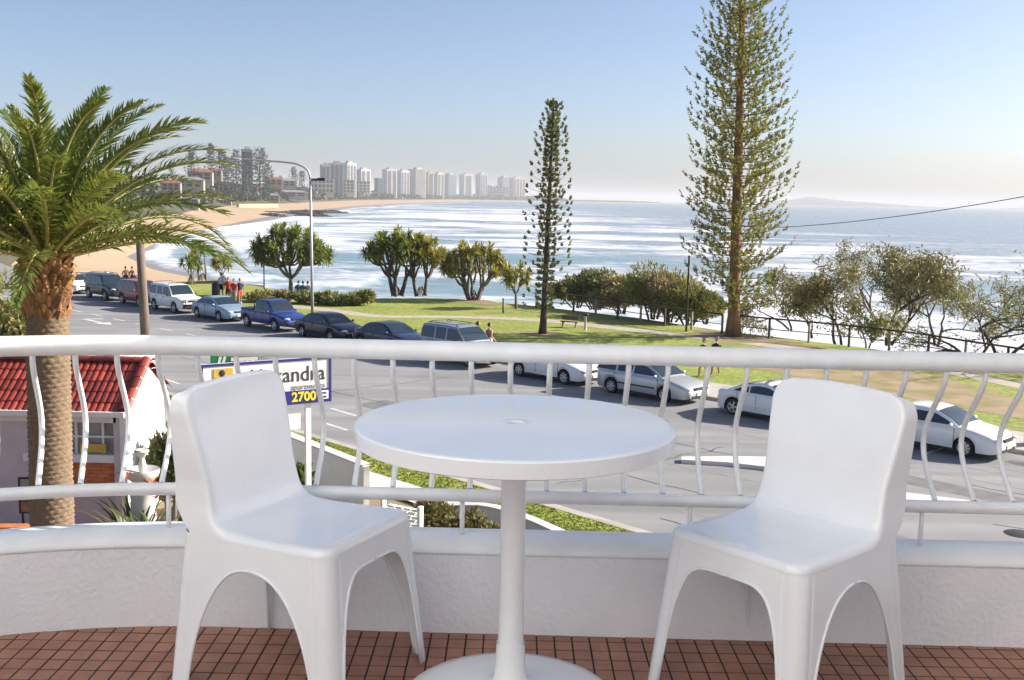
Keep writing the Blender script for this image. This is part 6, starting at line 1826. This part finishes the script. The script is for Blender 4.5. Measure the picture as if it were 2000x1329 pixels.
for r_ in range(12):
    for c_ in range(4): link('block', mlb, t, (-.36 + c_ * .22 + .11 * (r_ % 2), 0, .08 + r_ * .085))
for x in (-.5, .52): MB().box((x, 0, .55), (.07, .14, 1.15)).build('post', m_wallw, t)

# ------------------------------------------------------------------ people
m_skin = M('skin', (0.45, 0.24, 0.16), 0.55, var=0.08, scale=8)
m_hair = M('hair_dark', (0.03, 0.02, 0.015), 0.6, var=0.2, scale=30)
CL = {}
def cloth(nm, col):
    if nm not in CL: CL[nm] = M('cloth_' + nm, col, 0.85, var=0.12, scale=12, bump=.3, bscale=40)
    return CL[nm]
cloth('red', (.45, .03, .03)); cloth('white', (.72, .72, .70)); cloth('black', (.02, .02, .024)); cloth('navy', (.02, .03, .09)); cloth('coral', (.55, .14, .08)); cloth('grey', (.25, .26, .28)); cloth('teal', (.03, .16, .17))
def person(label, loc, rz, top, bottom, step=0.12, arm=0.12, seated=False, H=1.75, hair=None, group=None):
    t = thing('person', label, 'person', loc, rz, group)
    k = H / 1.75
    hipz = .92 if not seated else .46
    V = [(0, 0, hipz + .03), (0, .01, hipz + .20), (0, .01, hipz + .40), (0, -.005, hipz + .55), (0, .0, hipz + .64)]; Rr = [(.15, .11), (.135, .10), (.165, .11), (.075, .07), (.055, .055)]
    E_ = [(0, 1), (1, 2), (2, 3), (3, 4)]
    for sg in (-1, 1):
        i = len(V); a = arm * sg
        if not seated:
            V += [(sg * .09, 0, hipz - .04), (sg * .095, sg * step * .5 + .02, .50), (sg * .095, sg * step, .09), (sg * .10, sg * step + .16, .035)]
            Rr += [(.095, .095), (.062, .065), (.040, .042), (.035, .028)]
        else:
            V += [(sg * .09, .05, hipz), (sg * .12, .44, hipz + .03), (sg * .12, .46, .10), (sg * .12, .62, .035)]
            Rr += [(.095, .095), (.068, .068), (.042, .042), (.035, .028)]
        E_ += [(0, i), (i, i + 1), (i + 1, i + 2), (i + 2, i + 3)]
        i = len(V)
        V += [(sg * .20, 0, hipz + .50), (sg * .26, -a * .5 - .03, hipz + .23), (sg * .27, a + .06, hipz + .0), (sg * .27, a + .09, hipz - .07)]
        Rr += [(.060, .060), (.045, .045), (.032, .032), (.034, .022)]
        E_ += [(2, i), (i, i + 1), (i + 1, i + 2), (i + 2, i + 3)]
        j = i + 3; w0 = np.array(V[j])
        for f_, (ox, ln) in enumerate([(-.024, .065), (-.008, .078), (.008, .074), (.024, .060)]):
            V += [tuple(w0 + [sg * .004, ox, -.035]), tuple(w0 + [-sg * .008, ox * 1.15 + .008, -.035 - ln])]; Rr += [(.0095, .0095), (.007, .007)]
            E_ += [(j, len(V) - 2), (len(V) - 2, len(V) - 1)]
        V += [tuple(w0 + [-sg * .012, .042, -.02]), tuple(w0 + [-sg * .016, .055, -.06])]; Rr += [(.011, .011), (.008, .008)]
        E_ += [(j, len(V) - 2), (len(V) - 2, len(V) - 1)]
    me = bpy.data.meshes.new('body'); me.from_pydata([tuple(np.array(v) * k) for v in V], E_, []); me.materials.append(m_skin)
    o = link('body', me, t)
    md = o.modifiers.new('skin', 'SKIN'); md.use_smooth_shade = True
    for q_, r_ in zip(me.skin_vertices[0].data, Rr): q_.radius = (r_[0] * k, r_[1] * k)
    me.skin_vertices[0].data[0].use_root = True
    sd_ = o.modifiers.new('smooth', 'SUBSURF'); sd_.levels = 1; sd_.render_levels = 1
    zh = (hipz + .77) * k
    b = MB(); b.ell((0, .01 * k, zh), (.075 * k, .095 * k, .115 * k), 16, 12); b.ell((0, .105 * k, zh - .02 * k), (.014 * k, .02 * k, .028 * k), 8, 6)
    for sg in (-1, 1): b.ell((sg * .076 * k, .0, zh - .01 * k), (.012 * k, .022 * k, .032 * k), 8, 6)
    b.ell((0, .095 * k, zh - .062 * k), (.026 * k, .012 * k, .007 * k), 8, 5)
    hd = b.build('head', m_skin, t)
    b = MB()
    for sg in (-1, 1): b.ell((sg * .03 * k, .092 * k, zh + .01 * k), (.012 * k, .008 * k, .007 * k), 8, 5)
    b.build('eyes', m_hair, hd)
    b = MB(); b.ell((0, -.018 * k, zh + .028 * k), (.086 * k, .098 * k, .108 * k), 14, 10); b.build('hair', hair or m_hair, hd)
    # clothes follow the body: lathed shells round torso, hips and thighs
    def shell(rings, n=16):
        a = np.linspace(0, 2 * math.pi, n, endpoint=False)
        return np.array([[(cx + rx * math.cos(q), cy + ry * math.sin(q), z) for q in a] for cx, cy, z, rx, ry in rings]) * k
    b = MB()
    b.grid(shell([(0, 0, hipz + .16, .160, .125), (0, 0, hipz + .04, .180, .140), (0, 0, hipz - .06, .190, .135)]), 0, True, closed=True)
    for sg in (-1, 1):
        if not seated: b.grid(shell([(sg * .085, 0, hipz - .02, .108, .125), (sg * .10, sg * step * .35 + .01, .62, .098, .102), (sg * .10, sg * step * .40 + .015, .56, .100, .104)]), 0, True, closed=True)
        else: b.box(np.array((sg * .11, .24, hipz + .02)) * k, np.array((.19, .42, .19)) * k)
    b.build('shorts', cloth(bottom, None), t)
    if top:
        b = MB(); b.grid(shell([(0, 0, hipz + .06, .178, .138), (0, .01, hipz + .20, .165, .130), (0, .01, hipz + .38, .200, .140), (0, .005, hipz + .50, .205, .115), (0, 0, hipz + .57, .10, .085)]), 0, True, closed=True)
        for sg in (-1, 1): b.tube(np.array([(sg * .17, 0, hipz + .49), (sg * .235, -.01, hipz + .36), (sg * .25, -.02, hipz + .30)]) * k, np.array([.075, .068, .066]) * k, 10)
        b.build('shirt', cloth(top, None), t)
    return t
def on_ground(px, py, z=.13): return gp(px, py, z)
GP = 'people strolling and resting by the beach'
pA = on_ground(246, 560, .12); pB = on_ground(259, 560, .12)
person('shirtless person in black shorts sitting at the beach edge, left of the pair', (pA[0], pA[1], .45), R(20), None, 'black', seated=True, group=GP)
person('shirtless person in dark shorts sitting at the beach edge, right of the pair', (pB[0], pB[1], .45), R(-10), None, 'navy', seated=True, group=GP)
ledge = thing('stone_ledge', 'low stone ledge that the two shirtless people sit on', 'ledge', ((pA[0] + pB[0]) / 2, (pA[1] + pB[1]) / 2 - .12, .10))
MB().box((0, 0, .38), (1.9, .5, .76)).build('block', m_rock, ledge)
for lb, px, py, tp2, bt2, rz in [('person in a red top and black shorts, left of the standing group', 446, 590, 'red', 'black', 190), ('person in a bright red top and grey shorts, middle of the standing group', 457, 594, 'red', 'grey', 160),
        ('person in a dark vest and pink shorts, right of the standing group', 469, 593, 'navy', 'coral', 215), ('person in a white shirt by the dark bin behind the standing group', 432, 580, 'white', 'black', 150)]:
    c = on_ground(px, py); person(lb, c, R(rz), tp2, bt2, .10, .06, group=GP)
for lb, px, py, bt2, rz in [('shirtless person walking behind the blue grey four wheel drive, left of two', 933, 699, 'navy', -60), ('shirtless person walking behind the blue grey four wheel drive, right of two', 955, 702, 'white', -50)]:
    c = on_ground(px, py); person(lb, c, R(rz), None, bt2, .14, .12, group=GP)
for lb, px, py, tp2, bt2, rz in [('person in dark clothes on the footpath, head just above the rail, left', 1372, 738, 'black', 'black', 130), ('person with a dark top walking on the footpath by the wagon, right', 1397, 734, 'black', 'grey', 130)]:
    c = on_ground(px, py); person(lb, c, R(rz), tp2, bt2, .15, .14, group=GP)
for k, (px, py, a) in enumerate([(583, 583, 20), (592, 584, -10), (601, 584, 60)]):
    c = on_ground(px, py, .12); person(['person in teal sitting under the large pandanus, left of three', 'person in teal sitting under the large pandanus, middle of three', 'person in dark clothes sitting under the large pandanus, right of three'][k], c, R(a), ['teal', 'teal', 'navy'][k], ['black', 'teal', 'black'][k], seated=True, group=GP)
bn = thing('park_bench', 'dark teal bench under the large pandanus with three people on it', 'bench', on_ground(592, 584, .12), 0)
MB().box((0, -.02, .36), (1.7, .38, .06)).build('seat', cloth('teal', None), bn)
for x in (-.7, .7): MB().box((x, 0, .17), (.08, .34, .34)).build('leg', m_trim, bn)
c = gp(421, 584, .12); t = thing('litter_bin', 'dark litter bin with a rounded lid beside the people in red', 'bin', c)
b = MB(); b.lathe([(.24, 0), (.27, .1), (.27, .95), (.24, 1.0)], 16); b.build('body', m_trim, t, 40)
b = MB(); b.lathe([(.27, 1.0), (.25, 1.12), (.12, 1.24), (.001, 1.27)], 16); b.build('lid', m_trim, t, 40)
# beach steps wall at the left
p = ad(165, 537, 118); t = thing('beach_wall', 'cream rendered wall above the beach behind the white hatchback', 'wall', (p[0], 118, -3))
MB().box((0, 0, p[2] / 2 + 1.2), (5.0, .5, p[2] + 4.0)).build('wall', m_sand, t)
MB().box((0, 0, p[2] + 3.25), (5.2, .7, .2)).build('coping', m_pale, t)

# grass blades that break up the flat lawn
rg = np.random.default_rng(77)
def blades(name, n, sampler, h):
    C = sampler(n); d = rg.normal(size=(n, 3)) * .35 + [0, 0, 1.0]; d /= np.linalg.norm(d, axis=1)[:, None]
    hh = h * (.5 + rg.random(n)); wv = perp(rg, d) * (.018 + .02 * rg.random(n))[:, None]
    V = np.stack([C - wv, C + wv, C + d * hh[:, None]], 1).reshape(-1, 3)
    b = MB(); b.add(V, np.arange(3 * n).reshape(n, 3), 0, False); return stuff(b.build(name, m_grass))
blades('grass', 26000, lambda n: np.stack([sn(s, q, .118) for s, q in zip(rg.uniform(-40, 0, n), rg.uniform(KN - 1.42, KN - .2, n))]), .03)
def lawn_pts(n):
    s = rg.uniform(-60, 10, n); t_ = rg.random(n); e_ = np.interp(s, es, en)
    return np.stack([sn(a, KF + 3.2 + (b_ - KF - 3.4) * c_, .118) for a, b_, c_ in zip(s, e_, t_)])

# ------------------------------------------------------------------ sea haze: one closed box round everything
hz = bpy.data.materials.new('haze'); hz.use_nodes = True
n_ = hz.node_tree; n_.nodes.remove(n_.nodes['Principled BSDF'])
pv_ = n_.nodes.new('ShaderNodeVolumePrincipled')
pv_.inputs['Color'].default_value = (0.93, 0.95, 1.0, 1); pv_.inputs['Density'].default_value = 0.00011; pv_.inputs['Anisotropy'].default_value = 0.0
n_.links.new(pv_.outputs[0], n_.nodes['Material Output'].inputs['Volume'])
b = MB(); b.box((0, 12000, 60), (52000, 36000, 150)); hb = stuff(b.build('haze', hz))
